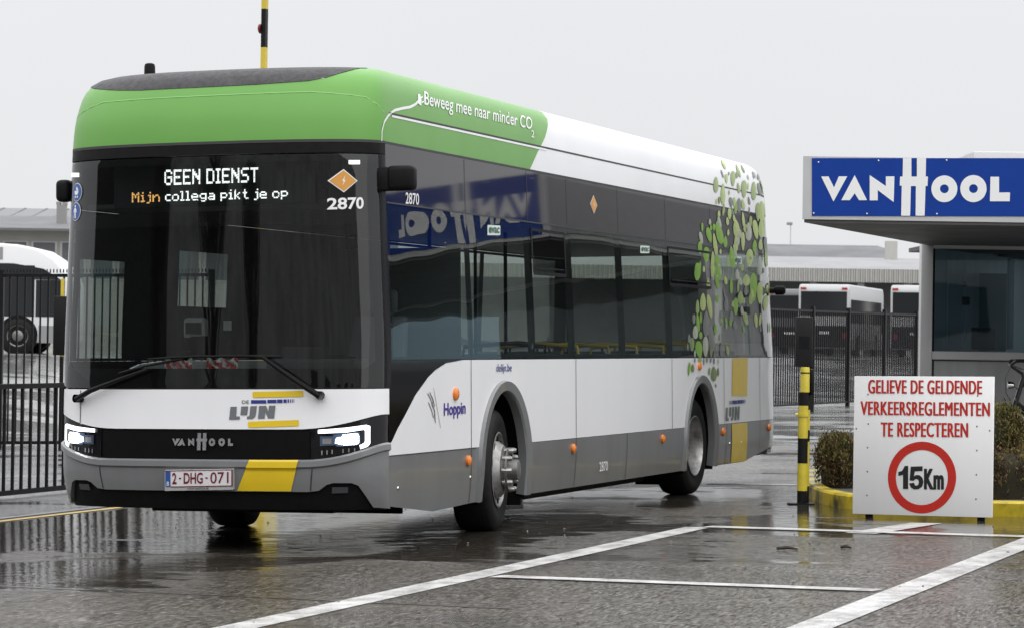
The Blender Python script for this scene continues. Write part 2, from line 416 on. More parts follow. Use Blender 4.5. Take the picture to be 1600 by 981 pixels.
# panel of dark weathered roof at the front: its lower rim in (p, v)
rimR = [F(540, 113), F(510, 122), F(480, 127.5), F(400, 133), F(300, 138), F(220, 142), F(185, 142)]
rim = [(1.08, 3.62), (.99, 3.48)]+[(a, min(max(b, 3.22), 3.5)) for a, b in rimR]+[(-1.06, 3.36), (-1.10, 3.42), (-1.12, 3.50), (-1.13, 3.62), (-1.1, 3.9)]
greenp = green_edge+[(0.95, 3.9)]+rim+gl[::-1][0:0]+[(-2.0, 3.9)]+gl[::-1]
patch('roof_fairing', [(a, b) for a, b in green_edge]+[(1.12, 3.9)]+rim+gl[::-1], green_p, gp_=0.09, gv=0.05)
patch('roof_panel', [(1.12, 3.9)]+rim, roof_m, off=0.004, gp_=0.08, gv=0.05)
for sgn in (1, -1):
    pl = green_edge[::-1]+[(PEND, 2.885), (PEND, 3.9)] if False else [(PEND, 2.885)]+[(PEND, 3.9)]+green_edge[::-1]
    if sgn < 0: pl = mir(pl)
    o = patch('roof_side_panel', pl, white_p, gp_=0.3, gv=0.05)
# closing surface of the roof between the two upper edges
mb = MB(); xs = [sX(x) for x in np.linspace(0.45, LEN, 24)]
A = [hull(a, 3.9) for a in np.linspace(0.0, HW, 16)]+[hull(a, 3.9) for a in xs]
B = [hull(-a, 3.9) for a in np.linspace(0.0, HW, 16)]+[hull(-a, 3.9) for a in xs]
V = A+B; n = len(A); mb.add(V, [(i, i+1, n+i+1, n+i) for i in range(n-1)]); mb.build('roof_deck', roof_m, BUS, True)
# thin joint line round the fairing
mb = MB()
strip(sX(.5), 3.10, PEND, 3.10, .014, mb, m=0)
strip(sX(.4), 2.885, PEND, 2.885, .016, mb); strip(-HW, 2.885, HW, 2.885, .02, mb); strip(-PEND, 2.885, -HW, 2.885, .016, mb)
mb.build('roof_joint', seam_m, BUS)
mb = MB()
strip(HW, 3.10, .95, 3.2, .006, mb); strip(.95, 3.2, .5, 3.235, .006, mb); strip(.5, 3.235, -.6, 3.22, .006, mb); strip(-.6, 3.22, -1.1, 3.12, .006, mb)
mb.build('fairing_joint', mat('green_joint', (0.24, 0.50, 0.15), 0.5), BUS)
# ---- front: header, windscreen, frit, pillars
PWS = 1.14
patch('header_strip', [(-HW-.05, 2.80), (HW+.03, 2.80), (HW+.03, 2.877), (-HW-.05, 2.877)], black_pl, thick=.02)
ws = patch('windscreen', [(-PWS, 1.155), (PWS, 1.155), (PWS, 2.792), (-PWS, 2.792)], wsc_gl, gp_=.08)
for sgn in (1, -1):
    q = [(PWS+.004, 1.155), (HW+.03, 1.155), (HW+.03, 2.796), (PWS+.004, 2.796)]
    patch('corner_pillar', q if sgn > 0 else mir(q), pillar_m, gp_=.06)
# dark printed border behind the glass
patch('windscreen_border', [(-PWS, 1.158), (PWS, 1.158), (PWS, 2.79), (-PWS, 2.79)], black_pl, off=-.015,
      holes=[[(-.99, 1.30), (-1.03, 2.30), (1.0, 2.30), (1.02, 1.34), (.9, 1.29)], [(-.80, 2.40), (-.80, 2.74), (.62, 2.74), (.62, 2.40)]])
# ---- front: white band, grille, lamps, bumper
def wb(p): return .868+.10*float(smooth((abs(p)-.40)/.75))
def bt(p): return .655+.115*float(smooth((abs(p)-.45)/.75))
fr = np.linspace(-HW, HW, 41)
band = [(-HW-.03, 1.14), (-1.2, 1.14)]+[(HW, 1.146)]
patch('front_band', [(p, wb(p)) for p in fr]+[(HW-.01, 1.147), (-HW, 1.147)], white_p, thick=.02)
PG = F(484, 690)[0]; 
patch('grille', [(p, bt(p)+.004) for p in np.linspace(-PG, PG, 15)]+[(p, wb(p)-.006) for p in np.linspace(PG, -PG, 15)], grille_m, off=-.012)
for sgn in (1, -1):
    hp = np.linspace(PG+.005, HW+.012, 14)
    pl = [(p, bt(p)+.004) for p in hp]+[(p, wb(p)-.006) for p in hp[::-1]]
    pl = pl if sgn > 0 else mir(pl)
    hl = patch('headlight', pl, black_gl, off=-.006)
    m_ = (lambda a: a) if sgn > 0 else (lambda a: (-a[0], a[1]))
    c = [m_(F(*q)) for q in ((497, 671), (540, 667.5), (572, 663), (578, 665), (578, 692), (574, 697), (563, 701), (561.5, 695), (569, 691), (570, 688), (570, 672), (568, 670.5), (540, 675), (497, 676.5))]
    patch('daytime_light', c if sgn > 0 else c[::-1], lamp_w, hl, off=.006, gp_=.03, gv=.03)
    c = [m_(F(*q)) for q in ((500, 681), (522, 681), (522, 695), (500, 696))]
    patch('lens', c if sgn > 0 else c[::-1], lens_d, hl, off=.004, gp_=.03, gv=.03)
    c = [m_(F(*q)) for q in ((504, 684.5), (518, 684), (518, 692.5), (504, 693))]
    patch('reflector', c if sgn > 0 else c[::-1], chrome, hl, off=.007, gp_=.03, gv=.03)
    c = [m_(F(*q)) for q in ((521, 678), (562, 674), (563, 694), (526, 697), (520, 690))]
    patch('lens', c if sgn > 0 else c[::-1], lens_d, hl, off=.003, gp_=.03, gv=.03)
    c = [m_(F(*q)) for q in ((526, 684), (536, 682), (536, 678.5), (558, 677), (560, 680), (560, 691), (556, 693.5), (536, 694), (524, 691))]
    patch('beam', c if sgn > 0 else c[::-1], lamp_b, hl, off=.010, gp_=.03, gv=.03)
    mb = MB()
    for px in (503, 511, 519, 536, 545, 554):
        mb = MB(); a = m_(F(px, 703-(px-503)*.07)); b = m_(F(px, 710-(px-503)*.1)); strip(a[0], a[1], b[0], b[1], .008, mb, off=.004, n=1)
        mb.build('trim_pin', chrome, hl)
def bb(p): return .425-.10*float(smooth((abs(p)-.98)/.2))               # lower edge of the bumper
Q = [F(480, 767), F(498, 766), F(510, 757), F(520, 754), F(549, 754), F(560, 758), F(583, 787)]
Q = [(a, b) for a, b in Q]
right_low = [(0.0, .432), (Q[0][0], .43)]+[(a, min(max(b, .30), .52)) for a, b in Q[1:6]]+[(Q[6][0], .315), (HW, .30)]
low = [(-a, b) for a, b in right_low[::-1][:-1]]+right_low
patch('bumper', low+[(p, bt(p)) for p in fr[::-1]], grey_p, thick=.03, gv=.05)
patch('lower_valance', [(-HW, .285), (HW, .285)]+[(a, b+.01) for a, b in low[::-1]], black_pl, off=-.03)
mb = MB()
for sgn in (1, -1):
    a, b = PG+.02, PG; strip(sgn*a, .66, sgn*b, .44, .008, mb)
strip(PG*1.0, 1.14, PG*1.0, 1.14-.001, .001, mb)
a = F(126, 640); strip(a[0], 1.14, a[0], .875, .008, mb)
mb.build('bumper_joint', seam_m, BUS)
# raised shelf along the upper rim of the bumper
mb = MB()
V = []; fp = np.linspace(-HW, HW, 40)
for p in fp: V += [hull(p, bt(p), .0), hull(p, bt(p)-.012, .016), hull(p, bt(p)-.05, .018), hull(p, bt(p)-.062, .002)]
mb.add(V, [(4*i+k, 4*i+4+k, 4*i+5+k, 4*i+1+k) for i in range(39) for k in range(3)]); mb.build('bumper_ledge', grey_p, BUS, True)
mb = MB()
V = []; fp = np.linspace(-.93, .93, 40)
for p in fp: V += [hull(p, .47, .001), hull(p, .452, .012), hull(p, .437, .012), hull(p, .433, .0)]
# yellow flash across the bumper and the two bars round the operator's mark
YQ = [F(391, 711), F(467, 710), F(455, 768), F(371, 768)]
yq = [(YQ[0][0], bt(YQ[0][0])+.0), (YQ[1][0], bt(YQ[1][0])+.0), (YQ[2][0], .436), (YQ[3][0], .436)]
def bumper_off(v, p): 
    d = bt(p)-v
    return .005+(.018 if .008 < d < .055 else (.018*max(0, 1-(d-.055)/.02) if d >= .055 else 0.012))
mb = MB(); N = 24; V = []
for i in range(N+1):
    for j in range(9):
        a = bil(yq, j/8, 1-i/N); V.append(hull(a[0], a[1], bumper_off(a[1], a[0])))
mb.add(V, [(i*9+j, i*9+j+1, i*9+j+10, i*9+j+9) for i in range(N) for j in range(8)]); mb.build('yellow_flash', yellow_p, BUS, True)
mb = MB()
for q in (((396, 611.5), (475, 610), (472.5, 619), (394, 620.5)), ((389, 658), (468, 655), (466, 665), (387, 667.5))):
    mb = MB(); c = [F(*a) for a in q]; strip((c[0][0]+c[3][0])/2, (c[0][1]+c[3][1])/2, (c[1][0]+c[2][0])/2, (c[1][1]+c[2][1])/2, abs(c[0][1]-c[3][1]), mb, off=.004, n=6)
    mb.build('yellow_bar', yellow_p, BUS)
def lijn(look, conv, name, parent=BUS):
    """operator's mark; coordinates are those of a 1600x900 enlargement"""
    polys = [[(205, 447), (303, 447), (292, 598), (352, 598), (348, 645), (182, 650)], [(372, 442), (480, 440), (465, 578), (360, 578)],
             [(515, 438), (618, 436), (600, 570), (585, 610), (545, 638), (460, 640), (465, 598), (495, 594), (502, 575)],
             [(652, 434), (762, 432), (795, 525), (805, 430), (908, 428), (885, 628), (790, 630), (750, 530), (738, 632), (632, 635)]]
    bars = [(525, 763), (780, 922), (932, 1016), (1032, 1082), (1096, 1118), (1136, 1150), (1166, 1176), (1190, 1197)]
    mb = MB()
    for pl in polys:
        r = delaunay_2d_cdt([Vector(q) for q in pl], [], [list(range(len(pl)))], 1, 1e-6)
        mb.add([hull(*look(*conv(*v)), .004) for v in r[0]], r[2], 0)
    for a, b in bars:
        y = 372-(a-525)*.022
        mb.add([hull(*look(*conv(x, yy)), .004) for x, yy in ((a, y-28), (b, y-29), (b, y+24), (a, y+26))], [(0, 1, 2, 3)], 1)
    V, Fc = text2d('DE', .02)
    mb.add([hull(*look(*conv(382+110*u, 400-52*v)), .004) for u, v in V], Fc, 0)
    mb.build(name, [greyv, navy_s], parent)
lijn(F, lambda x, y: (340+x/10, 590+y/10), 'operator_mark')
# builder's badge on the grille
V, Fc = vh_mesh()
def badge(x, y): return F(268+(x-290)/(1322-290)*98, 690+(y-264)*98/1032*1.02)
mb = MB(); grp = [(290, 432, 361), (400, 540, 470), (555, 690, 622), (719, 873, 796), (892, 1034, 963), (1050, 1194, 1122), (1212, 1322, 1267)]
def spread(x, y):
    c = min(grp, key=lambda g: abs(x-g[2]))
    if c[2] == 796: return 796+(x-796)*1.15, 264+(y-264)*.88
    return c[2]+(x-c[2])*.74, 264+(y-264)*.86
W3 = [hull(*badge(*spread(*v)), .008) for v in V]; mb.add(W3, Fc); mb.build('wordmark_badge', chrome, BUS)
# number plate
pq = [F(261, 734), F(367, 732), F(367, 763), F(261, 764)]
C4 = [hull(*c, .035) for c in pq]; nn = np.cross(C4[1]-C4[0], C4[3]-C4[0]); nn /= np.linalg.norm(nn)
if nn[0] > 0: nn = -nn
ex = C4[1]-C4[0]; ey = C4[3]-C4[0]
mb = MB(); mb.obox(C4[0], ex, ey, -nn*.03); plate = mb.build('number_plate', mat('plate_frame', (.45, .45, .45), .35, noise=.2), BUS)
def onplate(u, v, d): return C4[0]+ex*u+ey*(1-v)+nn*d
mb = MB(); mb.add([onplate(*a, .003) for a in ((.012, .20), (.988, .20), (.988, .97), (.012, .97))], [(0, 1, 2, 3)]); mb.build('plate_face', mat('plate_white', (.75, .73, .74), .35), plate)
mb = MB(); mb.add([onplate(*a, .005) for a in ((.015, .21), (.09, .21), (.09, .96), (.015, .96))], [(0, 1, 2, 3)]); mb.build('country_strip', blue_s, plate)
maroon = mat('maroon', (.16, .008, .02), .4)
def ptext(body, u0, u1, v0, v1, m, bold, name):
    V, Fc = text2d(body, bold); mesh_obj(name, [onplate(u0+(u1-u0)*a, v0+(v1-v0)*b, .006) for a, b in V], Fc, m, plate)
ptext('B', .035, .07, .26, .46, white_s, .01, 'country_letter')
for body, u0, u1 in (('2', .115, .18), ('DHG', .285, .565), ('071', .675, .94)): ptext(body, u0, u1, .33, .88, maroon, .004 if body == '071' else .02, 'plate_lettering')
for u in (.23, .62): mb = MB(); mb.add([onplate(*a, .006) for a in ((u-.016, .57), (u+.016, .57), (u+.016, .64), (u-.016, .64))], [(0, 1, 2, 3)]); mb.build('plate_hyphen', maroon, plate)
mb = MB()
for a in (((.0, .965), (1, .965), (1, 1.0), (0, 1.0)), ((.09, .18), (1, .18), (1, .22), (.09, .22)), ((.982, .18), (1, .18), (1, 1), (.982, 1))): mb.add([onplate(*q, .0065) for q in a], [(0, 1, 2, 3)])
mb.build('plate_border', maroon, plate)
ptext('WWW.VANHOOL.BE', .34, .65, .04, .14, black_pl, 0.0, 'frame_lettering')
# fog lamps
for sgn in (1, -1):
    c = [F(519, 761), F(544, 761), F(544, 770), F(518, 771)]; c = [(sgn*a, b) for a, b in c]
    patch('fog_lamp', c if sgn > 0 else c[::-1], mat('fog_lens', (.05, .05, .055), .15), off=-.012, gp_=.04, gv=.03, thick=.0)
# wipers
mb = MB()
def fpt(px, py, off): return hull(*F(px, py), off)
mb.tube([fpt(500, 618, .05), fpt(470, 598, .06), fpt(415, 558, .06), fpt(400, 556, .05)], [.022, .02, .013, .01]); mb.tube([fpt(440, 557, .025), fpt(390, 556, .03), fpt(300, 557, .035), fpt(235, 561, .03)], .009)
mb.lathe([(-.03, .03), (.03, .03)], fpt(501, 617, .03), hullN(*F(501, 617)), 14)
mb.build('wiper', black_pl, BUS, True)
mb = MB()
mb.tube([fpt(128, 623, .05), fpt(150, 610, .06), fpt(200, 590, .06), fpt(235, 577, .05)], [.022, .02, .013, .01]); mb.tube([fpt(190, 583, .03), fpt(232, 571, .03), fpt(290, 560, .03)], .009)
mb.lathe([(-.03, .03), (.03, .03)], fpt(127, 622, .03), hullN(*F(127, 622)), 14)
mb.build('wiper', black_pl, BUS, True)
# marker lamps high in the windscreen
for a in ((545, 251, 562, 257), (113, 271, 124, 277)):
    c = [F(a[0], a[3]), F(a[2], a[3]), F(a[2], a[1]), F(a[0], a[1])]; patch('marker_lamp', c, lamp_w, off=.004, gp_=.04, gv=.03)
# electric warning diamond, fleet number, round pictograms
def diamond(c, name, look):
    cp = look(*c); kp, kv = frame_at(*cp); mb = MB()
    r_ = .105
    blob(*cp, [(r_, 0), (0, r_*.78), (-r_, 0), (0, -r_*.78)], mb, .004, 0); blob(*cp, [(r_*.9, 0), (0, r_*.7), (-r_*.9, 0), (0, -r_*.7)], mb, .006, 1)
    z = [(.012, .036), (-.012, -.002), (.0, -.002), (-.010, -.036), (.014, .005), (.002, .005)]
    mb.add([hull(cp[0]+x/kp, cp[1]+y/kv, .008) for x, y in z], [(0, 1, 2, 5), (2, 3, 4, 5)], 0)
    mb.build(name, [white_s, orange_s], BUS)
diamond((537, 283), 'warning_diamond', F); diamond((927, 320), 'warning_diamond', S)
dtext('fleet_number', '2870', ((511, 310), (568, 308.5), (568, 327), (511, 328.5)), F, white_s, .025)
dtext('fleet_number', '2870', ((633, 301), (654, 303), (654, 321), (633, 319)), S, white_s, .012)
dtext('fleet_number', '2870', ((936, 721), (949, 719.5), (949, 734.5), (936, 736)), S, white_s, .012)
for k, c in enumerate(((121, 301), (119, 331))):
    cp = F(*c); mb = MB(); blob(*cp, circ(.068), mb, .005, 0); blob(*cp, circ(.063), mb, .007, 1)
    kp, kv = frame_at(*cp)
    def pic(pts): mb.add([hull(cp[0]+x/kp, cp[1]+y/kv, .009) for x, y in pts], [tuple(range(len(pts)))], 0)
    if k:
        pic([(x, y+.037) for x, y in circ(.010, 10)]); pic([(-.013, .024), (-.013, -.01), (.013, -.01), (.013, .024)]); pic([(-.012, -.012), (-.016, -.05), (-.006, -.05), (-.001, -.012)]); pic([(.001, -.012), (.006, -.05), (.016, -.05), (.012, -.012)]); pic([(-.015, .022), (-.026, -.008), (-.02, -.01), (-.012, .012)]); pic([(.015, .022), (.012, .012), (.02, -.01), (.026, -.008)])
    else:
        pic([(-.03, .01), (.03, .01), (.024, -.012), (.008, -.02), (-.016, -.02), (-.026, -.008)]); pic([(-.004, .012), (-.004, .04), (.012, .036), (.024, .022), (.028, .012)]); pic([(x-.014, y-.034) for x, y in circ(.009, 10)]); pic([(x+.016, y-.034) for x, y in circ(.009, 10)])
    mb.build('pictogram', [white_s, blue_s], BUS)
# ---- destination display behind the glass
G5 = {'G': '01110 10001 10000 10111 10001 10001 01110', 'E': '11111 10000 10000 11110 10000 10000 11111', 'N': '10001 11001 11101 10111 10011 10001 10001',
      'D': '11110 10001 10001 10001 10001 10001 11110', 'I': '111 010 010 010 010 010 111', 'S': '01111 10000 10000 01110 00001 00001 11110', 'T': '11111 00100 00100 00100 00100 00100 00100',
      'M': '10001 11011 10101 10101 10001 10001 10001', 'i': '010 000 110 010 010 010 111', 'j': '001 000 011 001 001 001 001 110', 'n': '00000 00000 10110 11001 10001 10001 10001',
      'c': '0000 0000 0111 1000 1000 1000 0111', 'o': '00000 00000 01110 10001 10001 10001 01110', 'l': '110 010 010 010 010 010 111', 'e': '00000 00000 01110 10001 11111 10000 01111',
      'g': '00000 00000 01111 10001 10001 01111 00001 01110', 'a': '00000 00000 01110 00001 01111 10001 01111', 'p': '00000 00000 11110 10001 10001 11110 10000 10000', 'k': '10000 10000 10010 10100 11000 10100 10010', 't': '0100 0100 1110 0100 0100 0100 0011', ' ': '00 00 00 00 00 00 00'}
XD = 0.36
def dpt(px, py, dx=0): r = rayb(px, py); t = (XD+dx-CB[0])/r[0]; return CB+r*t
mb = MB(); cs = [dpt(178, 254), dpt(492, 246), dpt(492, 317), dpt(178, 326)]
mb.obox(cs[3], cs[2]-cs[3], (0.06, 0, 0), cs[0]-cs[3]); disp = mb.build('destination_display', mat('display_black', (.012, .016, .017), .5), BUS)
led_w = mat('led_white', (.8, .8, .8), .5, emit=(1, 1, 1), estr=3.2); led_o = mat('led_orange', (.8, .4, .1), .5, emit=(1, .50, .16), estr=2.2)
led_g = mat('led_off', (.035, .045, .045), .5)
def ledrow(body, qpx, mb, m, mult=2):
    cols = []
    for ch in body:
        g = G5[ch].split(); 
        for c in range(len(g[0])): cols.append([g[r][c] if r < len(g) else '0' for r in range(8)])
        cols.append(['0']*8)
    W = len(cols); TL, TR, BR, BL = [dpt(*q, -.006) for q in qpx]
    for c, col in enumerate(cols):
        for r, b in enumerate(col):
            if b == '1':
                for sc in range(mult):
                    for sr in range(mult):
                        u0 = (c+(sc+.06)/mult)/W; u1 = (c+(sc+.94)/mult)/W; w0 = 1-(r+(sr+.06)/mult)/7; w1 = 1-(r+(sr+.94)/mult)/7
                        if random.random() < .05: continue
                        mb.add([bil((TL, TR, BR, BL), a, d) for a, d in ((u0, w0), (u1, w0), (u1, w1), (u0, w1))], [(0, 1, 2, 3)], m)
mb = MB()
ledrow('GEEN DIENST', ((257, 266), (406, 262), (406, 285), (257, 290)), mb, 0, 3)
ledrow('Mijn', ((206, 301.5), (252, 300), (252, 315.5), (206, 317)), mb, 1)
ledrow('collega pikt je op', ((258, 300), (452, 294), (452, 309.5), (258, 315)), mb, 0)
TL, TR, BR, BL = [dpt(*q, -.003) for q in ((184, 257), (486, 249), (486, 314), (184, 322))]
for i in range(112):
    for j in range(24):
        u0, w0 = (i+.3)/112, (j+.3)/24
        mb.add([bil((TL, TR, BR, BL), a, d) for a, d in ((u0, w0), (u0+.45/112, w0), (u0+.45/112, w0+.45/24), (u0, w0+.45/24))], [(0, 1, 2, 3)], 2)
mb.build('display_text', [led_w, led_o, led_g], disp)

# ---- sides
def arch(xc, ri, zc=.50, n=22, flip=False):                           # outline of a wheel opening from skirt upward
    return [(sX(xc+ri*math.cos(a)), zc+ri*1.0*math.sin(a)) for a in np.linspace(0, math.pi, n)]
RA = 0.585; RZ = .69; ZC = .46
seams = [2.088, 4.69, 7.673, 9.604, 11.10]
skirt = lambda x: np.interp(x, [.4, 1.3, 2.2, 9.5, 10.48, LEN], [.315, .232, .255, .258, .255, .409])
for sgn in (1, -1):
    mm = (lambda q: q) if sgn > 0 else mir
    cur = [S(*q) for q in ((613, 690), (622, 670), (633, 650), (650, 617), (670, 589), (681, 578), (690, 572), (698, 567), (712, 564.5))]
    cur = [(HW+.002, .75)]+[(max(a, HW+.002), b) for a, b in cur]
    topf = [(sX(1.95), ZL)]
    archF = arch(XWF, RA, ZC); archR = arch(XWR, RA, ZC)
    def arch_above(xc, z): # arc points of the opening above height z, right to left
        a0 = math.asin(min(1, max(-1, (z-ZC)/RZ))); return [(sX(xc+RA*math.cos(a)), ZC+RZ*math.sin(a)) for a in np.linspace(a0, math.pi-a0, 20)]
    def arch_below(xc, z, side):
        a0 = math.asin((z-ZC)/RZ); zb_ = skirt(xc)
        if side < 0: return [(sX(xc-RA), zb_), (sX(xc-RA), ZC)]+[(sX(xc+RA*math.cos(a)), ZC+RZ*math.sin(a)) for a in np.linspace(math.pi, math.pi-a0, 8)][1:]
        return [(sX(xc+RA*math.cos(a)), ZC+RZ*math.sin(a)) for a in np.linspace(a0, 0, 8)]+[(sX(xc+RA), zb_)]
    xF0, xF1 = XWF-math.sqrt(RA**2-(ZB-ZC)**2), XWF+math.sqrt(RA**2-(ZB-ZC)**2)
    xR0, xR1 = XWR-math.sqrt(RA**2-(ZB-ZC)**2), XWR+math.sqrt(RA**2-(ZB-ZC)**2)
    aF = arch_above(XWF, ZB)[::-1]; aR = arch_above(XWR, ZB)[::-1]
    pl = [(HW+.002, ZB)]+aF+aR+[(PEND, ZB), (PEND, ZL)]+topf+cur[::-1]
    patch('side_panel', mm(pl), white_p, gp_=.35, gv=.2, thick=.02)
    # skirts
    sk1 = [(HW+.002, skirt(.4)), (sX(1.3), skirt(1.3)), (sX(2.1), skirt(2.1))]+arch_below(XWF, ZB, -1)+[(HW+.002, ZB-.004)]
    sk2 = [(sX(XWR-RA), skirt(8))]+arch_below(XWR, ZB, -1)[1:]+[(a, b) for a, b in arch_below(XWF, ZB, 1)][0:]
    sk2 = [(sX(XWF+RA), skirt(4))]+[(sX(x), skirt(x)) for x in (5, 6, 7)]+arch_below(XWR, ZB, -1)+arch_below(XWF, ZB, 1)[:-1]
    sk3 = [(sX(XWR+RA), skirt(9.4)), (sX(10.48), skirt(10.48)), (PEND, skirt(LEN)), (PEND, ZB-.004)]+arch_below(XWR, ZB, 1)[:-1]
    for q in (sk1, sk2, sk3): patch('skirt_panel', mm([(a, min(b, ZB-.004)) for a, b in q]), grey_p, gp_=.35, gv=.15, thick=.02)
    # arch lips and inner wheel houses
    for xc in (XWF, XWR):
        mb = MB(); V = []; n = 34
        ang = [None]+list(np.linspace(0, math.pi, n))+[None]
        for i, a in enumerate(ang):
            for rr, off in ((-.075, -.06), (-.075, .006), (-.06, .022), (.03, .028), (.04, .0)):
                if a is None: x = xc+((RA+rr) if i == 0 else -(RA+rr)); z = skirt(xc)
                else: x = xc+(RA+rr)*math.cos(a); z = ZC+(RZ+rr*.8)*math.sin(a)
                h = hull(sgn*sX(x), z, off); V.append(h)
        mb.add(V, [(5*i+k, 5*i+5+k, 5*i+6+k, 5*i+1+k) for i in range(n+1) for k in range(4)]); mb.build('wheel_arch', grey_p, BUS, True)
        mb = MB(); V = []
        for a in np.linspace(-.35, math.pi+.35, 30):
            for yy in (.03, .62): V.append((xc+(RA-.01)*math.cos(a), yy if sgn > 0 else 2*HW-yy, ZC+(RZ-.01)*math.sin(a)))
        mb.add(V, [(2*i, 2*i+1, 2*i+3, 2*i+2) for i in range(29)]); y = .62 if sgn > 0 else 2*HW-.62
        mb.box(xc-RA, xc+RA, min(y, y+.02), max(y, y+.02), .25, 1.05); mb.build('wheel_house', black_pl, BUS)
    # dark glass band above the windows and solid pillars between panes
    X0 = .402
    pl = [(HW+.032, ZW+.012), (PEND, ZW+.012), (PEND, 2.877), (HW+.032, 2.877)]
    patch('upper_glass_band', mm(pl), band_gl, gp_=.35, gv=.12, off=0.0)
    panes = [(.50, 2.06, 1.37, 2.41), (2.18, 3.47, 1.38, 2.40), (3.66, 4.51, 1.38, 2.40), (4.71, 5.98, 1.38, 2.42), (6.19, 7.52, 1.38, 2.42), (7.75, 9.17, 1.38, 2.42), (9.34, 11.6, 1.37, 2.43)]
    if sgn < 0: panes = [(.52, 1.25, 1.37, 2.10), (2.2, 3.1, 1.78, 2.22), (6.7, 7.58, 1.37, 2.43), (7.69, 9.22, 1.37, 2.43), (9.34, 11.7, 1.37, 2.43)]
    holes = [[(sX(a), c), (sX(b), c), (sX(b), d), (sX(a), d)] for a, b, c, d in panes]
    inner = [(HW+.032, ZL+.004), (sX(1.95), ZL+.004), (PEND, ZL+.004), (PEND, ZW+.008), (HW+.032, ZW+.008)]
    patch('window_surround', mm(inner), black_pl, holes=[mm(h) for h in holes], gp_=.35, gv=.2, off=-.012)
    # one sheet of glass per bay, over the surround
    bays = [(.434, 2.095), (2.101, 3.56), (3.566, 4.60), (4.606, 6.08), (6.086, 7.63), (7.636, 9.275), (9.281, LEN)]
    for (a, b) in bays:
        gz0 = ZL+.006
        patch('side_window', mm([(sX(a), gz0), (sX(b), gz0), (sX(b), ZW+.005), (sX(a), ZW+.005)]), win_gl, gp_=.4, gv=.25)
    # black corner below the driver's window
    blk = [(HW+.004, .76)]+[(a-.004, b+.004) for a, b in cur[1:]]+[(sX(1.94), ZL+.002), (HW+.032, ZL+.002), (HW+.004, 1.15)]
    patch('corner_panel', mm(blk), black_gl, gp_=.12, gv=.1, off=-.002)
# opening hopper windows (driver's side)
for a, b in ((3.64, 4.50), (7.70, 9.20)):
    mb = MB()
    for (z, w) in ((2.045, .03), (2.40, .022)): strip(sX(a), z, sX(b), z, w, mb, off=.006)
    for x in (a, b): strip(sX(x), 2.05, sX(x), 2.40, .025, mb, off=.006)
    strip(sX(a+.05), 2.09, sX(b-.05), 2.09, .012, mb, off=.008)
    mb.build('hopper_window_frame', black_pl, BUS)
    patch('hopper_window', [(sX(a+.02), 2.06), (sX(b-.02), 2.06), (sX(b-.02), 2.39), (sX(a+.02), 2.39)], glass('hopper_glass', (.16, .17, .17), wav=.003), off=.004, gp_=.4, gv=.2)
# seams on the driver's side
mb = MB()
for x in seams: strip(sX(x), ZL, sX(x), ZB, .009, mb)
for x in (2.09, 4.69, 6.19, 9.70, 11.10): strip(sX(x), ZB, sX(x), skirt(x)+.005, .009, mb)
for x in (2.098, 3.563, 4.603, 6.083, 7.633, 9.278): strip(sX(x), ZW+.02, sX(x), 2.87, .008, mb, m=0)
strip(HW+.005, ZB-.002, sX(XWF-RA-.07), ZB-.002, .008, mb); strip(HW+.035, ZW+.009, PEND, ZW+.009, .012, mb)
mb.build('panel_joint', seam_m, BUS)
# yellow blocks, operator's mark and web address on the side
c = [S(*a) for a in ((1144, 560), (1168, 560), (1167, 618), (1143, 618))]; patch('yellow_block', [(c[3][0], c[3][1]), (c[2][0], c[2][1]), (c[1][0], ZL-.003), (c[0][0], ZL-.003)], yellow_p, off=.004, gv=.06)
c = [S(*a) for a in ((1143, 663), (1167, 660), (1165, 719), (1141, 723))]; patch('yellow_block', [(c[3][0], .262), (c[2][0], .262), (c[1][0], ZB-.01), (c[0][0], ZB-.01)], yellow_p, off=.004, gv=.05)
lijn(S, lambda x, y: (1133+(x-182)/(908-182)*22.5, 625.5+(y-348)/(645-348)*31.5), 'operator_mark')
dtext('web_address', 'delijn.be', ((775, 568), (799, 567.5), (799, 583.5), (775, 584)), S, navy_s, .004)
dtext('network_lettering', 'Hoppin', ((693, 629), (727, 626.5), (727, 651.5), (693, 655)), S, mat('indigo', (.05, .03, .25), .4), .025)
mb = MB()
for pts in (((668, 614), (672, 622), (678, 638), (679, 656)), ((671, 612), (676, 624), (679, 634)), ((669, 628), (674, 640), (677, 652)), ((674, 618), (677, 626), (674, 630), (679, 642), (680, 660)), ((677, 605), (688, 668))):
    for i in range(len(pts)-1):
        a, b = S(*pts[i]), S(*pts[i+1]); strip(a[0], a[1], b[0], b[1], .012 if len(pts) > 2 else .006, mb, n=1)
mb.build('lion_emblem', mat('emblem_grey', (.18, .18, .19), .4), BUS)
# slogan with its plug and cable
dtext('slogan_lettering', 'Beweeg mee naar minder CO', ((662, 143), (830, 184.5), (830, 209), (662, 171)), S, white_s, .008)
dtext('slogan_lettering', '2', ((829.5, 204), (834, 205), (834, 216), (829.5, 215)), S, white_s, .008)
mb = MB()
cab = [(596, 221), (596.5, 205), (600, 191), (607, 180), (616, 173), (628, 170), (640, 168), (648, 164), (654, 158)]
for i in range(len(cab)-1):
    a, b = S(*cab[i]), S(*cab[i+1]); strip(a[0], a[1], b[0], b[1], .02, mb, n=2)
a, b = S(612, 179.5), S(853, 229); strip(a[0], 3.083, b[0], 3.083, .016, mb)
cp = S(655, 157); blob(*cp, [(-.04, -.03), (.02, -.045), (.04, .0), (.03, .05), (-.02, .045)], mb)
for dx, dy in ((.035, .02), (.045, -.015)):
    strip(cp[0]+dx, cp[1]+dy, cp[0]+dx+.05, cp[1]+dy+.012, .012, mb, n=1)
mb.build('cable_graphic', white_s, BUS)
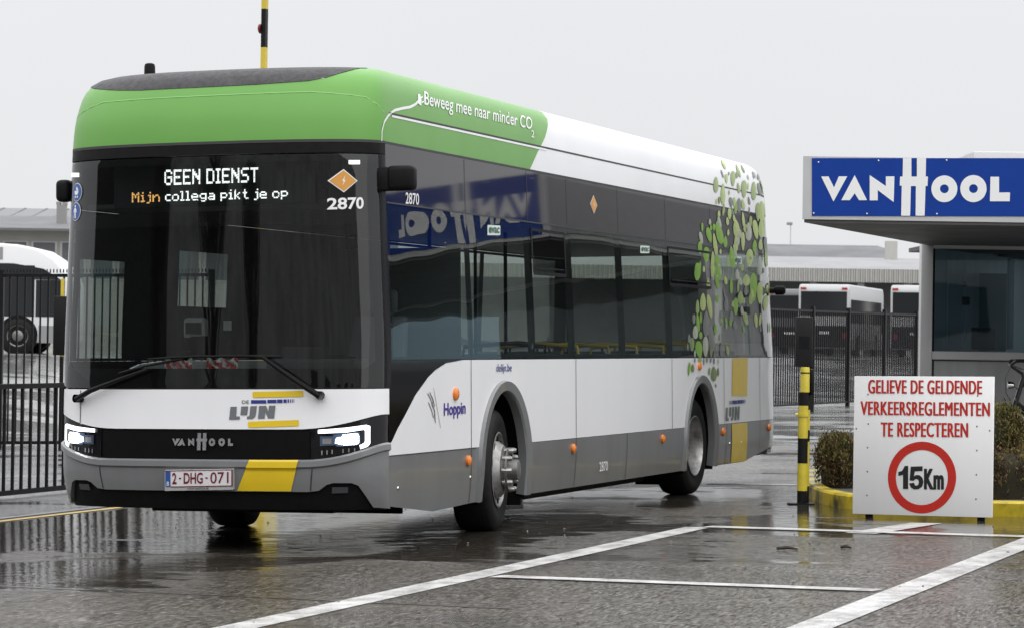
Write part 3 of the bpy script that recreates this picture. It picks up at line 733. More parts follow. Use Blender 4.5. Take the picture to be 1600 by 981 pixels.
# evacuation stickers in the windows
for q in ((761, 352, 781, 368), (1000, 384, 1014, 396), (1147, 401, 1158, 413)):
    c = [S(q[0], q[1]), S(q[2], q[1]+1), S(q[2], q[3]), S(q[0], q[3])]; mb = MB(); mb.add([hull(a, b, .004) for a, b in c], [(0, 1, 2, 3)]); st_ = mb.build('window_sticker', mat('sticker_white', (.6, .66, .62), .5), BUS)
    V, Fc = text2d('evac', .03); mesh_obj('sticker_lettering', [hull(*bil(c, .08+.84*u, .2+.6*v), .006) for u, v in V], Fc, mat('sticker_green', (.02, .10, .06), .5), st_)
# side marker lamps
mk = MB()
for k, (px, py, r_) in enumerate(((711, 615, .05), (731, 719, .042), (895, 700, .042), (1035, 685, .042), (1129.5, 674, .042), (1201, 667, .042), (1092, 572, .042))):
    cp = S(px, py); n = hullN(*cp)*_NS; o = hull(*cp)
    mb = MB(); mb.lathe([(0, r_), (.016, r_*.95), (.026, r_*.6), (.03, 0.001)], o, n, 18); mb.build('side_marker', orange_l, BUS, True)
# small catches
mb = MB()
for q in ((622, 762), (735, 745), (1140, 692), (1158, 690)):
    mb = MB(); cp = S(*q); mb.lathe([(0, .014), (.006, .012), (.007, .001)], hull(*cp), hullN(*cp)*_NS, 12); mb.build('panel_catch', chrome, BUS)
# leaf graphics (positions from two enlargements)
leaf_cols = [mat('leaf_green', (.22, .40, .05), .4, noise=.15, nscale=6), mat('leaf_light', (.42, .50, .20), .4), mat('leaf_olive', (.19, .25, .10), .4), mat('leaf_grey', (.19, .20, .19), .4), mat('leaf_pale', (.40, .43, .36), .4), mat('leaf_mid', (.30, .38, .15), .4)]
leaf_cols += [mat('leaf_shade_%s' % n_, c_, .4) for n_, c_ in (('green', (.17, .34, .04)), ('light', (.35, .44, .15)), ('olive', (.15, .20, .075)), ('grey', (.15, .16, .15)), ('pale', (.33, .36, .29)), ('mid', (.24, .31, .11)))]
L1 = [(272, 40, 22, 90, -25, 1), (262, 122, 12, 75, -18, 3), (297, 162, 24, 80, -4, 1), (353, 162, 40, 132, 0, 5), (318, 120, 12, 34, 0, 2), (385, 130, 20, 60, 0, 2), (398, 95, 22, 120, -18, 5), (437, 78, 16, 80, -24, 2), (482, 150, 14, 44, -15, 4), (527, 132, 12, 70, -10, 3), (543, 130, 12, 60, -10, 4), (570, 148, 20, 56, -8, 3), (608, 232, 20, 130, -8, 1), (635, 215, 14, 66, -8, 3), (578, 250, 30, 110, -14, 3), (208, 212, 42, 134, 0, 5), (268, 292, 38, 180, 0, 1), (320, 278, 14, 40, 0, 5), (400, 240, 24, 90, -8, 5), (447, 250, 46, 150, 0, 5), (530, 265, 44, 158, 0, 5), (482, 225, 12, 60, 0, 1), (490, 350, 18, 70, -10, 3), (236, 346, 20, 64, 0, 2), (212, 356, 12, 50, 0, 1), (335, 362, 30, 86, -6, 3), (365, 362, 22, 86, 0, 1), (404, 386, 40, 120, 0, 3), (440, 380, 28, 92, -10, 1), (565, 445, 38, 160, 0, 5), (598, 440, 46, 180, 0, 1), (638, 406, 32, 114, 0, 3), (492, 430, 14, 56, 0, 3),
      (232, 460, 24, 56, 0, 1), (268, 445, 16, 70, 0, 5), (323, 460, 34, 96, 0, 1), (362, 500, 24, 60, -10, 1), (440, 510, 24, 130, -6, 1), (503, 525, 26, 90, 0, 5), (382, 590, 56, 160, -6, 1), (485, 612, 54, 156, 0, 4), (545, 595, 44, 166, -8, 1), (594, 585, 50, 160, 0, 1), (660, 610, 20, 90, 0, 5), (90, 575, 18, 76, 0, 0), (190, 576, 24, 60, 0, 0), (148, 642, 44, 134, -12, 0), (235, 622, 58, 200, -12, 0), (80, 665, 30, 106, -12, 4), (287, 698, 34, 96, 0, 0), (200, 720, 34, 190, -8, 1), (378, 710, 34, 150, 0, 1), (437, 695, 32, 160, 0, 1), (537, 735, 38, 104, 0, 0), (586, 724, 34, 88, 0, 1), (635, 730, 40, 150, -6, 3), (70, 752, 36, 114, 0, 0), (124, 808, 50, 134, 0, 0), (246, 780, 18, 48, 0, 1), (180, 880, 36, 200, 0, 1), (220, 900, 54, 170, -8, 0), (345, 830, 46, 190, -6, 0), (495, 835, 60, 150, 0, 1), (638, 850, 32, 120, -6, 1), (583, 900, 34, 170, 0, 4), (50, 940, 44, 130, 0, 0), (72, 910, 16, 90, 0, 0), (104, 930, 20, 54, 0, 1), (310, 860, 20, 100, 0, 5), (455, 900, 30, 120, 0, 3), (685, 760, 14, 80, 0, 5)]
L2 = [(130, 35, 44, 100, 4, 0), (235, 10, 30, 100, 0, 1), (275, 25, 44, 110, -10, 0), (202, 104, 20, 38, 0, 1), (168, 232, 40, 124, 0, 1), (215, 262, 32, 170, -8, 1), (130, 265, 24, 100, 0, 5), (268, 212, 22, 50, 0, 0), (105, 350, 22, 70, 0, 3), (133, 375, 24, 130, -4, 0), (153, 340, 16, 80, 0, 0), (190, 382, 42, 180, 0, 3), (115, 440, 36, 92, 0, 4), (152, 463, 22, 52, 0, 0), (255, 420, 22, 66, 0, 0), (228, 480, 44, 180, -6, 3), (256, 487, 24, 64, 0, 4), (92, 525, 32, 96, 0, 2), (140, 560, 46, 118, -6, 0), (186, 540, 38, 144, 0, 4), (72, 484, 18, 60, 0, 3), (62, 540, 12, 50, 0, 3), (224, 582, 20, 60, 0, 2), (296, 560, 22, 102, 0, 3), (338, 566, 20, 72, -6, 5), (112, 590, 12, 50, 0, 4), (248, 598, 14, 50, 0, 3), (284, 475, 10, 50, 0, 3), (330, 245, 28, 110, 0, 3), (360, 378, 20, 50, 0, 0), (396, 262, 34, 120, 0, 0), (365, 120, 22, 110, 0, 0), (470, 80, 50, 80, 0, 1), (465, 345, 34, 90, -8, 5), (520, 130, 50, 200, 0, 0), (565, 170, 40, 150, 0, 1), (605, 240, 34, 110, 8, 1), (537, 360, 24, 100, -4, 1), (430, 200, 40, 90, 0, 5), (615, 140, 14, 60, 0, 1), (330, 390, 12, 60, 0, 5), (500, 210, 30, 80, 0, 5), (632, 160, 14, 70, 0, 5),
      (72, 694, 18, 96, 4, 0), (97, 688, 22, 58, 0, 2), (112, 634, 10, 30, 0, 3), (148, 630, 26, 34, 0, 5), (174, 640, 10, 50, 0, 3), (196, 634, 16, 36, 0, 2), (222, 632, 14, 40, 0, 3), (245, 640, 14, 44, 0, 3), (212, 712, 14, 54, 4, 2), (243, 728, 40, 104, 0, 2), (273, 715, 16, 60, 0, 2), (275, 640, 10, 40, 0, 4), (257, 810, 12, 26, 0, 2)]
lr = random.Random(11); L3 = []
for _ in range(60):                                                  # the finer leaves over the rear glass
    x_, y_ = lr.uniform(1104, 1209), lr.uniform(318, 516)
    if x_ < 1125 and y_ > 470: continue
    L3.append(((x_-1080)*5.45, (y_-250)*5.45, lr.uniform(14, 34), lr.uniform(50, 130), lr.uniform(-14, 6), lr.choice((1, 5, 3, 4, 4, 3, 1, 0))))
mb = MB()
for L, f_ in ((L3, lambda x, y: (1080+x/5.45, 250+y/5.45)), (L1, lambda x, y: (1080+x/5.45, 250+y/5.45)), (L2, lambda x, y: (1060+x/4.456, 420+y/4.456))):
    for (x, y, w, h, a, c) in L:
        th = rad(a); pts = []
        for k in range(18):
            q = 2*math.pi*k/18; lx = w/2*math.cos(q)*(1-.22*math.sin(q)*(1 if (x+c) % 2 else -1)); ly = -h/2*math.sin(q)
            pts.append((x+lx*math.cos(th)-ly*math.sin(th), y+lx*math.sin(th)+ly*math.cos(th)))
        c0 = S(*f_(x, y))
        if c0[0] > PEND-.06: continue
        o_ = .005+.0004*(len(mb.F) % 9)
        mb.add([hull(*c0, o_)]+[hull(min(a_, PEND-.01), b_, o_) for a_, b_ in (S(*f_(*q)) for q in pts)], [(0, 1+i, 1+(i+1) % 18) for i in range(18)], c)
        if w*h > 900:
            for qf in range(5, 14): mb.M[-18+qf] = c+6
mb.build('leaf_graphic', leaf_cols, BUS)

# ---- underside, rear, interior
mb = MB(); mb.box(.45, 2.2, .25, 2.3, .305, .36); mb.box(3.5, 8.05, .05, 2.5, .27, .34); mb.box(9.35, 11.6, .05, 2.5, .30, .36); mb.box(2.2, 3.5, .65, 1.9, .27, .36); mb.box(8.05, 9.35, .65, 1.9, .25, .45)
mb.build('underframe', black_pl, BUS)
mb = MB(); mb.box(3.6, 7.9, .35, 2.2, .165, .268); mb.build('underbody_shade_box', black_pl, BUS)  # low box added to darken the reflection beneath the bus
mb = MB(); mb.box(.8, 2.2, .6, 2.05, .24, .303); mb.build('front_undertray', black_pl, BUS)
mb = MB(); mb.box(2.35, 2.39, .68, 1.87, .15, .40); mb.build('mud_flap', black_pl, BUS); mb = MB(); mb.box(3.40, 3.44, .06, .55, .17, .34); mb.build('mud_flap', black_pl, BUS)  # flaps added low down to darken the ground seen under the bus
mb = MB(); mb.box(.5, 2.25, .06, 2.49, .345, .37); mb.box(2.25, 3.48, .68, 1.87, .345, .37); mb.box(3.48, 8.08, .06, 2.49, .345, .37); mb.box(8.08, 9.34, .68, 1.87, .345, .45); mb.box(9.34, 11.8, .06, 2.49, .345, .45)
mb.box(2.25, 3.48, .06, .70, 1.165, 1.19); mb.box(2.25, 3.48, 1.85, 2.49, 1.165, 1.19)
mb.build('cabin_floor', mat('cabin_floor', (.06, .06, .065), .6, noise=.2), BUS)
mb = MB(); mb.box(.6, 11.7, .08, 2.47, 2.47, 2.5); mb.build('cabin_ceiling', mat('cabin_ceiling', (.28, .28, .28), .5, noise=.1), BUS)
mb = MB(); vs = list(np.linspace(.3, 3.9, 22)); V = []
for v in vs:
    a, b = hull(PEND, v), hull(-PEND, v); V += [a, b]
for i in range(len(vs)-1):
    mb.add([V[2*i], V[2*i+1], V[2*i+3], V[2*i+2]], [(0, 1, 2, 3)], 1 if 1.36 < vs[i] < 2.6 else 0)
mb.build('rear_wall', [white_p, win_gl], BUS)
mb = MB(); mb.hexa([(.36, .25, .6), (.95, .22, .6), (.95, 2.33, .6), (.36, 2.3, .6), (.34, .3, 1.20), (.75, .25, 1.24), (.75, 2.3, 1.24), (.34, 2.25, 1.20)])
mb.box(.62, .92, .35, 1.05, 1.24, 1.36)
bevel(mb.build('dashboard', mat('dash_grey', (.03, .031, .033), .5, noise=.2), BUS), .02)
mb = MB()
for k in range(24):
    a0, a1 = 2*math.pi*k/24, 2*math.pi*(k+1)/24
c0 = np.array([1.0, .68, 1.24]); e1 = np.array([0, 1, 0.]); e2 = np.array([.80, 0, .6])
mb.tube([c0+(e1*math.cos(2*math.pi*k/24)+e2*math.sin(2*math.pi*k/24))*.22 for k in range(25)], .016, 6); mb.tube([c0, c0+np.array([-.14, 0, -.22])], .03, 6); mb.tube([c0+e1*.21, c0-e1*.21], .018, 6)
mb.build('steering_wheel', black_pl, BUS, True)
mb = MB(); mb.box(1.3, 1.8, .42, .95, .80, .95); mb.hexa([(1.72, .44, .95), (1.88, .44, .95), (1.88, .93, .95), (1.72, .93, .95), (1.92, .47, 1.68), (2.02, .47, 1.68), (2.02, .9, 1.68), (1.92, .9, 1.68)]); mb.box(1.95, 2.03, .56, .81, 1.7, 1.88); mb.box(1.35, 1.75, .5, .87, .37, .8)
bevel(mb.build('driver_seat', mat('seat_dark', (.10, .105, .12), .7, noise=.2), BUS), .03)
mb = MB(); mb.box(2.06, 2.09, .08, 1.15, .37, 2.2); mb.box(1.2, 2.06, 1.15, 1.18, .37, 1.45)
mb.build('cab_partition', mat('partition', (.05, .05, .055), .5, noise=.2), BUS)
# ticket machine and cloths on the dashboard
tmm = mat('ticket_grey', (.34, .34, .34), .5, noise=.1)
def ipt(px, py, x): r = rayb(px, py); return CB+r*((x-CB[0])/r[0])
mb = MB(); a, b = ipt(285, 496, 1.0), ipt(316, 550, 1.0); mb.box(1.0, 1.12, b[1], a[1], b[2], a[2]); tk = bevel(mb.build('ticket_machine', tmm, BUS), .03)
mb = MB(); a, b = ipt(290, 504, .99), ipt(314, 521, .99); mb.box(.985, .999, b[1], a[1], b[2], a[2]); mb.build('screen', black_gl, tk)
mb = MB(); a, b = ipt(285, 527, .99), ipt(298, 548, .99); mb.box(.985, .999, b[1], a[1], b[2], a[2]); a, b = ipt(302, 525, .98), ipt(324, 556, .98); mb.box(.93, .999, b[1], a[1], b[2], a[2]); mb.build('reader', black_pl, tk)
cl_r, cl_w = mat('cloth_red', (.50, .02, .03), .8), mat('cloth_white', (.62, .62, .62), .8)
for k, (x0, x1, y0, y1) in enumerate(((257, 300, 561, 580), (323, 372, 560, 578))):
    mb = MB(); nx, ny = 16, 8; V = []
    for i in range(nx+1):
        for j in range(ny+1):
            px, py = x0+(x1-x0)*i/nx, y1+(y0-y1)*j/ny-3*math.sin(i*.9+k)*(j/ny)
            V.append(ipt(px, py, .50+.06*j/ny+.03*math.sin(i*1.7+j*1.3)))
    n0 = ny+1
    for i in range(nx):
        for j in range(ny): mb.add([V[i*n0+j], V[(i+1)*n0+j], V[(i+1)*n0+j+1], V[i*n0+j+1]], [(0, 1, 2, 3)], 1 if (math.sin(i*1.1+j*.8+k*2)+.5*math.sin(j*2.1+i*.4)) > .05+(.5-j/ny)*.9 else 0)
    mb.build('cloth', [cl_r, cl_w], BUS, True)
mb = MB(); a, b = ipt(349, 501, 1.2), ipt(361, 516, 1.2); mb.box(1.2, 1.21, b[1], a[1], b[2], a[2]); mb.build('window_notice', mat('notice_grey', (.45, .45, .45), .6), BUS)
# passenger seats and yellow grab rails
rail_m = mat('rail_yellow', (.45, .34, .03), .4); seat_m = mat('seat_fabric', (.045, .05, .075), .8, noise=.4, nscale=40)
for (x, y, z) in [(3.9, .12, .37), (4.8, .12, .37), (5.7, .12, .37), (6.6, .12, .37), (7.5, .12, .37), (8.3, .12, .40), (9.2, .12, .40), (10.1, .12, .40), (4.2, 1.55, .37), (5.1, 1.55, .37), (8.3, 1.55, .40), (9.2, 1.55, .40), (10.1, 1.55, .40)]:
    mb = MB(); mb.box(x, x+.45, y, y+.88, z+.40, z+.49); mb.hexa([(x+.40, y, z+.45), (x+.48, y, z+.45), (x+.48, y+.88, z+.45), (x+.40, y+.88, z+.45), (x+.5, y+.03, z+1.02), (x+.56, y+.03, z+1.02), (x+.56, y+.85, z+1.02), (x+.5, y+.85, z+1.02)]); mb.box(x+.15, x+.3, y+.3, y+.6, z, z+.4)
    s_ = bevel(mb.build('passenger_seat', seat_m, BUS), .025)
    mb = MB(); mb.tube([(x+.53, y+.05, z+.9), (x+.55, y+.08, z+1.08), (x+.55, y+.42, z+1.11), (x+.55, y+.8, z+1.08), (x+.53, y+.83, z+.9)], .018, 6); mb.build('grab_handle', rail_m if (y < 1 and x > 4) else black_pl, s_, True)
for (x, y) in [(2.3, 1.1), (3.7, .95), (5.6, .95), (7.4, .95), (6.6, 1.6), (3.7, 1.6)]:
    mb = MB(); mb.tube([(x, y, .37), (x, y, 2.47)], .017, 8); mb.build('grab_pole', black_pl, BUS, True)
# ---- wheels
def make_wheel(cx, cy, side, steer, driven):
    """side -1: faces -y (driver's side)"""
    w = bpy.data.objects.new('wheel', None); w.empty_display_size = .3; link(w, BUS); w.location = (cx, cy, .478); w.rotation_euler = (0, 0, steer)
    s_ = side; ax = (0, s_, 0)
    mb = MB()
    prof_ = [(.0, .30), (.0, .315), (.012, .36), (.016, .40), (.008, .435), (-.012, .462), (-.03, .474), (-.07, .478), (-.16, .479), (-.25, .478), (-.285, .465), (-.30, .40), (-.29, .30)]
    mb.lathe(prof_, (0, 0, 0), ax, 64)
    for g in (-.10, -.16, -.22): pass
    mb.build('tyre', rubber, w, True)
    mb = MB()
    if not driven:
        mb.lathe([(.0, .292), (.008, .30), (.012, .288), (-.01, .278), (-.03, .262), (-.02, .24), (.03, .205), (.05, .19), (.055, .165), (.055, .02)], (0, 0, 0), ax, 48)
        rim_ = mb.build('rim', steel, w, True)
        mb = MB(); mb.lathe([(.05, .165), (.075, .168), (.075, .10), (.06, .09), (.10, .085), (.165, .08), (.175, .06), (.175, .002)], (0, 0, 0), ax, 32)
        mb.lathe([(.085, .176), (.10, .176), (.10, .15), (.085, .15)], (0, 0, 0), ax, 32, closed=True); mb.build('hub', steel_d, w, True)
        mb = MB()
        for k in range(10):
            a = 2*math.pi*k/10; c = np.array([.158*math.cos(a), 0, .158*math.sin(a)])
            mb = MB(); mb.lathe([(.06, .022), (.125, .02), (.14, .014), (.142, .001)], c, ax, 8); mb.build('wheel_nut', steel, w, True)
        mb = MB()
        for k in range(10):
            a = 2*math.pi*(k+.5)/10; c = np.array([.235*math.cos(a), 0, .235*math.sin(a)])
            mb = MB(); mb.lathe([(-.008, .032), (-.002, .032), (-.002, .001)], c+np.array(ax)*.004, ax, 12); mb.build('vent_hole', black_pl, w)
    else:
        mb.lathe([(.0, .292), (.008, .30), (.012, .288), (-.01, .278), (-.06, .268), (-.15, .255), (-.165, .23), (-.155, .18), (-.15, .02)], (0, 0, 0), ax, 48)
        mb.build('rim', steel, w, True)
        mb = MB(); mb.lathe([(-.16, .16), (-.13, .15), (-.10, .12), (-.095, .10), (-.095, .002)], (0, 0, 0), ax, 28); mb.build('hub', steel_d, w, True)
        mb = MB()
        for k in range(10):
            a = 2*math.pi*k/10; c = np.array([.20*math.cos(a), 0, .20*math.sin(a)]); mb = MB(); mb.lathe([(-.16, .018), (-.115, .017), (-.112, .001)], c, ax, 8); mb.build('wheel_nut', steel_d, w, True)
    return w
STEER = rad(9)
make_wheel(XWF, .06, -1, STEER, False); make_wheel(XWF, 2*HW-.06, 1, STEER, False)
make_wheel(XWR, .07, -1, 0, True); make_wheel(XWR, 2*HW-.07, 1, 0, True)
mb = MB(); mb.tube([(XWF, .4, .42), (XWF, 2.1, .42)], .07, 8); mb.build('axle', black_pl, BUS); mb = MB(); mb.tube([(XWR, .4, .5), (XWR, 2.1, .5)], .14, 12); mb.box(XWR-.2, XWR+.2, .33, .62, .1, .9); mb.box(XWR-.2, XWR+.2, 1.93, 2.22, .1, .9); mb.build('axle', black_pl, BUS)
# ---- camera mirrors, roof aerial, rear camera
def mirror_cam(box_px, arm, look, x):
    a, b = box_px
    mb = MB(); p0, p1 = ipt(a[0], a[1], x), ipt(b[0], b[1], x)
    mb.box(x-.06, x+.05, min(p0[1], p1[1]), max(p0[1], p1[1]), min(p0[2], p1[2]), max(p0[2], p1[2])); return mb
mb = mirror_cam(((607, 260), (650, 298)), None, None, .45); o = bevel(mb.build('mirror_camera', black_pl, BUS), .035, 3)
mb = MB(); a, b = ipt(590, 262, .42), ipt(609, 298, .42); mb.box(.38, .52, a[1]-.1 if False else b[1], a[1]+.02, b[2], a[2]); bevel(mb.build('mirror_arm', black_pl, BUS), .012)
mb = mirror_cam(((91, 282), (112, 316)), None, None, .5); o = bevel(mb.build('mirror_camera', black_pl, BUS), .035, 3)
mb = MB(); c = ipt(234, 116, 1.35); mb.lathe([(-.06, .045), (.055, .042), (.075, .036), (.082, .02), (.083, .001)], c, (0, 0, 1), 20); mb.build('roof_aerial', black_pl, BUS, True)
mb = MB(); c = hull(PEND-.25, 2.08); r = rayb(1217, 454); t = (11.75-CB[0])/r[0]; c = CB+r*t
mb.tube([c+np.array([0, .12, .0]), c], .03, 8); mb.lathe([(-.05, .03), (-.03, .05), (.05, .05), (.07, .03), (.075, .001)], c, (0, -1, 0), 14); mb.build('rear_camera', black_pl, BUS, True)


# ================================================================== THE SETTING
def node(nt, t, **k):
    n = nt.nodes.new(t)
    for a, b in k.items():
        if a in n.inputs: n.inputs[a].default_value = b
        else: setattr(n, a, b)
    return n
def ground_mat():
    m = bpy.data.materials.new('wet_ground'); m.use_nodes = True; nt = m.node_tree; L = nt.links.new
    B = nt.nodes['Principled BSDF']; g = node(nt, 'ShaderNodeNewGeometry'); sp = node(nt, 'ShaderNodeSeparateXYZ'); L(g.outputs['Position'], sp.inputs[0])
    def math_(op, a, b=None, clamp=False):
        n = node(nt, 'ShaderNodeMath', operation=op); n.use_clamp = clamp
        for i, v in enumerate((a, b)):
            if v is None: continue
            if isinstance(v, (int, float)): n.inputs[i].default_value = v
            else: L(v, n.inputs[i])
        return n.outputs[0]
    def rng_(v, a, b, c=0.0, d=1.0):
        n = node(nt, 'ShaderNodeMapRange'); n.interpolation_type = 'SMOOTHSTEP'; L(v, n.inputs['Value'])
        for k, x in zip(('From Min', 'From Max', 'To Min', 'To Max'), (a, b, c, d)): n.inputs[k].default_value = x
        return n.outputs[0]
    def noise(scale, det=4, rough=.55, st=(1, 1, 1)):
        mp = node(nt, 'ShaderNodeMapping'); mp.inputs['Scale'].default_value = st; L(g.outputs['Position'], mp.inputs[0])
        n = node(nt, 'ShaderNodeTexNoise', Scale=scale, Detail=det, Roughness=rough); L(mp.outputs[0], n.inputs['Vector']); return n.outputs['Fac']
    def mix(f, a, b):
        n = node(nt, 'ShaderNodeMix', data_type='RGBA')
        if isinstance(f, (int, float)): n.inputs['Factor'].default_value = f
        else: L(f, n.inputs['Factor'])
        for k, v in (('A', a), ('B', b)):
            if isinstance(v, tuple): n.inputs[k].default_value = (*v, 1)
            else: L(v, n.inputs[k])
        return n.outputs['Result']
    X, Y = sp.outputs['X'], sp.outputs['Y']
    conc = rng_(X, 22.85, 22.95); pave = rng_(Y, 4.62, 4.66)
    n1, n2, n3 = noise(.55, 5), noise(2.6, 5), noise(26, 7, .82, (.35, 1, 1))
    asph = mix(rng_(n1, .35, .7), (.040, .032, .023), (.074, .062, .048)); asph = mix(rng_(n2, .45, .8, 0, .6), asph, (.018, .014, .010))
    asph = mix(rng_(n3, .50, .66, 0, .7), asph, (.20, .188, .165))
    n4 = noise(62, 1, .5, (.22, 1, 1)); n5 = noise(24, 2, .6, (.3, 1, 1))
    asph = mix(rng_(n4, .56, .72, 0, .75), asph, (.22, .205, .18)); asph = mix(rng_(n4, .44, .30, 0, .8), asph, (.010, .008, .006)); asph = mix(rng_(n5, .55, .7, 0, .4), asph, (.13, .12, .10))
    vor = node(nt, 'ShaderNodeTexVoronoi', Scale=30.0); L(g.outputs['Position'], vor.inputs['Vector'])
    asph = mix(rng_(n3, .48, .36, 0, .8), asph, (.018, .015, .012))
    cc = mix(rng_(n2, .3, .75), (.30, .30, .29), (.20, .20, .195)); pv = mix(rng_(n2, .3, .75), (.16, .16, .158), (.10, .10, .10))
    col = mix(conc, asph, cc); col = mix(math_('MULTIPLY', pave, rng_(X, 22.9, 22.8)), col, pv)
    # standing water: along the left kerb, in front of the island, and in streaks over the yard
    w1 = math_('MULTIPLY', rng_(Y, 2.3, 3.4), rng_(Y, 4.55, 4.2)); w1 = math_('MULTIPLY', w1, rng_(X, 11, 6))
    w2 = math_('MULTIPLY', rng_(X, 2.6, 4.2), rng_(Y, -.8, -1.8)); w2 = math_('MULTIPLY', w2, rng_(X, 9, 7))
    pn = noise(.42, 5, .6, (1.0, .55, 1)); pn2 = noise(1.3, 6, .65, (.9, .5, 1))
    ps = math_('ADD', math_('MULTIPLY', pn, .65), math_('MULTIPLY', pn2, .35))
    w3 = math_('MULTIPLY', rng_(Y, -.6, 1.6), rng_(X, 3.5, -1)); ps = math_('ADD', ps, math_('MULTIPLY', w3, .055))
    w4 = math_('MULTIPLY', rng_(Y, -1.0, -.1), rng_(Y, 3.2, 2.2)); w4 = math_('MULTIPLY', w4, rng_(X, -1.6, .3)); w4 = math_('MULTIPLY', w4, rng_(X, 11, 9)); ps = math_('ADD', ps, math_('MULTIPLY', w4, .10)); ps = math_('ADD', ps, math_('MULTIPLY', w1, .20)); ps = math_('ADD', ps, math_('MULTIPLY', w2, .13)); ps = math_('ADD', ps, math_('MULTIPLY', conc, .07))  # wetness under and around the bus, also darkening the ground where its shade falls
    pud = rng_(ps, .525, .585)
    damp = rng_(ps, .36, .56)
    col = mix(math_('MULTIPLY', pud, .55), col, mix(conc, (.022, .019, .016), (.14, .14, .135)))
    L(col, B.inputs['Base Color'])
    rr = node(nt, 'ShaderNodeMix', data_type='FLOAT'); L(damp, rr.inputs['Factor']); rr.inputs['A'].default_value = .30; rr.inputs['B'].default_value = .13
    r2 = node(nt, 'ShaderNodeMix', data_type='FLOAT'); L(pud, r2.inputs['Factor']); L(rr.outputs['Result'], r2.inputs['A']); r2.inputs['B'].default_value = .05
    L(r2.outputs['Result'], B.inputs['Roughness'])
    sl_ = node(nt, 'ShaderNodeMix', data_type='FLOAT'); L(pud, sl_.inputs['Factor']); L(rng_(math_('ADD', math_('MULTIPLY', n4, .65), math_('MULTIPLY', n5, .35)), .38, .62, .05, .72), sl_.inputs['A']); sl_.inputs['B'].default_value = .5
    L(sl_.outputs['Result'], B.inputs['Specular IOR Level']); B.inputs['IOR'].default_value = 1.33          # film of water broken by the stones
    hgt = math_('ADD', math_('ADD', math_('MULTIPLY', n3, .8), math_('MULTIPLY', n4, .5)), math_('MULTIPLY', vor.outputs['Distance'], .3))
    bp = node(nt, 'ShaderNodeBump', Distance=.010); L(hgt, bp.inputs['Height'])
    bs = math_('MULTIPLY', rng_(pud, 0, 1, 1.0, .03), rng_(X, 22.8, 23, .9, .35)); L(bs, bp.inputs['Strength'])
    rip = node(nt, 'ShaderNodeBump', Distance=.0035); rip.inputs['Strength'].default_value = .8; L(noise(7, 4), rip.inputs['Height']); L(bp.outputs[0], rip.inputs['Normal'])
    L(rip.outputs[0], B.inputs['Normal'])
    return m
def axis(*segs):
    o = []
    for a, b, st_ in segs: o += list(np.arange(a, b, st_))
    return np.array(o+[segs[-1][1]])
gx = axis((-3000, -400, 400), (-400, -60, 20), (-60, 132, 1.5), (132, 400, 20), (400, 4000, 400))
gy = axis((-3000, -300, 300), (-300, -60, 20), (-60, 60, 1.5), (60, 300, 20), (300, 3000, 300))
GX, GY = np.meshgrid(gx, gy, indexing='ij'); GZ = Hgt(GX, GY)
ny_ = len(gy); V = np.column_stack([GX.ravel(), GY.ravel(), GZ.ravel()])
Fq = [(i*ny_+j, (i+1)*ny_+j, (i+1)*ny_+j+1, i*ny_+j+1) for i in range(len(gx)-1) for j in range(ny_-1)]
struct(mesh_obj('ground', V, Fq, ground_mat(), None, None, True))
def gz(x, y, up=0.0): return np.array([x, y, float(Hgt(x, y))+up])

def paint(name, c, wear=.5):
    m = bpy.data.materials.new(name); m.use_nodes = True; nt = m.node_tree; L = nt.links.new; B = nt.nodes['Principled BSDF']
    g = node(nt, 'ShaderNodeNewGeometry'); n = node(nt, 'ShaderNodeTexNoise', Scale=5.0, Detail=8.0, Roughness=.75); L(g.outputs['Position'], n.inputs['Vector'])
    n2 = node(nt, 'ShaderNodeTexNoise', Scale=90.0, Detail=3.0); L(g.outputs['Position'], n2.inputs['Vector'])
    ad = node(nt, 'ShaderNodeMath', operation='MULTIPLY_ADD'); L(n2.outputs['Fac'], ad.inputs[0]); ad.inputs[1].default_value = .5; L(n.outputs['Fac'], ad.inputs[2])
    r = node(nt, 'ShaderNodeMapRange'); L(ad.outputs[0], r.inputs['Value']); r.inputs['From Min'].default_value = .66; r.inputs['From Max'].default_value = .95; r.inputs['To Max'].default_value = wear
    mx = node(nt, 'ShaderNodeMix', data_type='RGBA'); L(r.outputs[0], mx.inputs['Factor']); mx.inputs['A'].default_value = (*c, 1); mx.inputs['B'].default_value = (.07, .062, .055, 1)
    L(mx.outputs['Result'], B.inputs['Base Color']); B.inputs['Roughness'].default_value = .36; B.inputs['IOR'].default_value = 1.33
    bp = node(nt, 'ShaderNodeBump', Distance=.004, Strength=.7); L(n2.outputs['Fac'], bp.inputs['Height']); L(bp.outputs[0], B.inputs['Normal'])
    return m
line_w = paint('line_white', (.56, .55, .535), .9); line_y = paint('line_yellow', (.60, .40, .05), .6)
def gstrip(name, a, b, w, m, up=.004, w2=None):
    a, b = np.array(a[:2], float), np.array(b[:2], float); d = b-a; Ln = np.linalg.norm(d); nn_ = np.array([-d[1], d[0]])/Ln; k = max(2, int(Ln/.8)); V = []
    for i in range(k+1):
        t = i/k; c = a+d*t; ww = w+((w2 or w)-w)*t
        for s_ in (-.5, .5): q = c+nn_*ww*s_; V.append(gz(q[0], q[1], up))
    return struct(mesh_obj(name, V, [(2*i, 2*i+1, 2*i+3, 2*i+2) for i in range(k)], m))
gstrip('road_marking', (-16, -1.17), (3.62, -1.36), .21, line_w)
gstrip('road_marking', gp(1105, 823), gp(1760, 843.5), .19, line_w, .008)
gstrip('road_marking', gp(775, 901), gp(1372, 923), .17, line_w, .008)
gstrip('road_marking', (-16, -3.90), (9.0, -4.22), .22, line_w)
gstrip('road_marking', gp(1345, 833), gp(1448, 817), .26, line_w, .004)
gstrip('road_marking', gp(1105, 755.5), gp(1245, 757), .28, line_w)
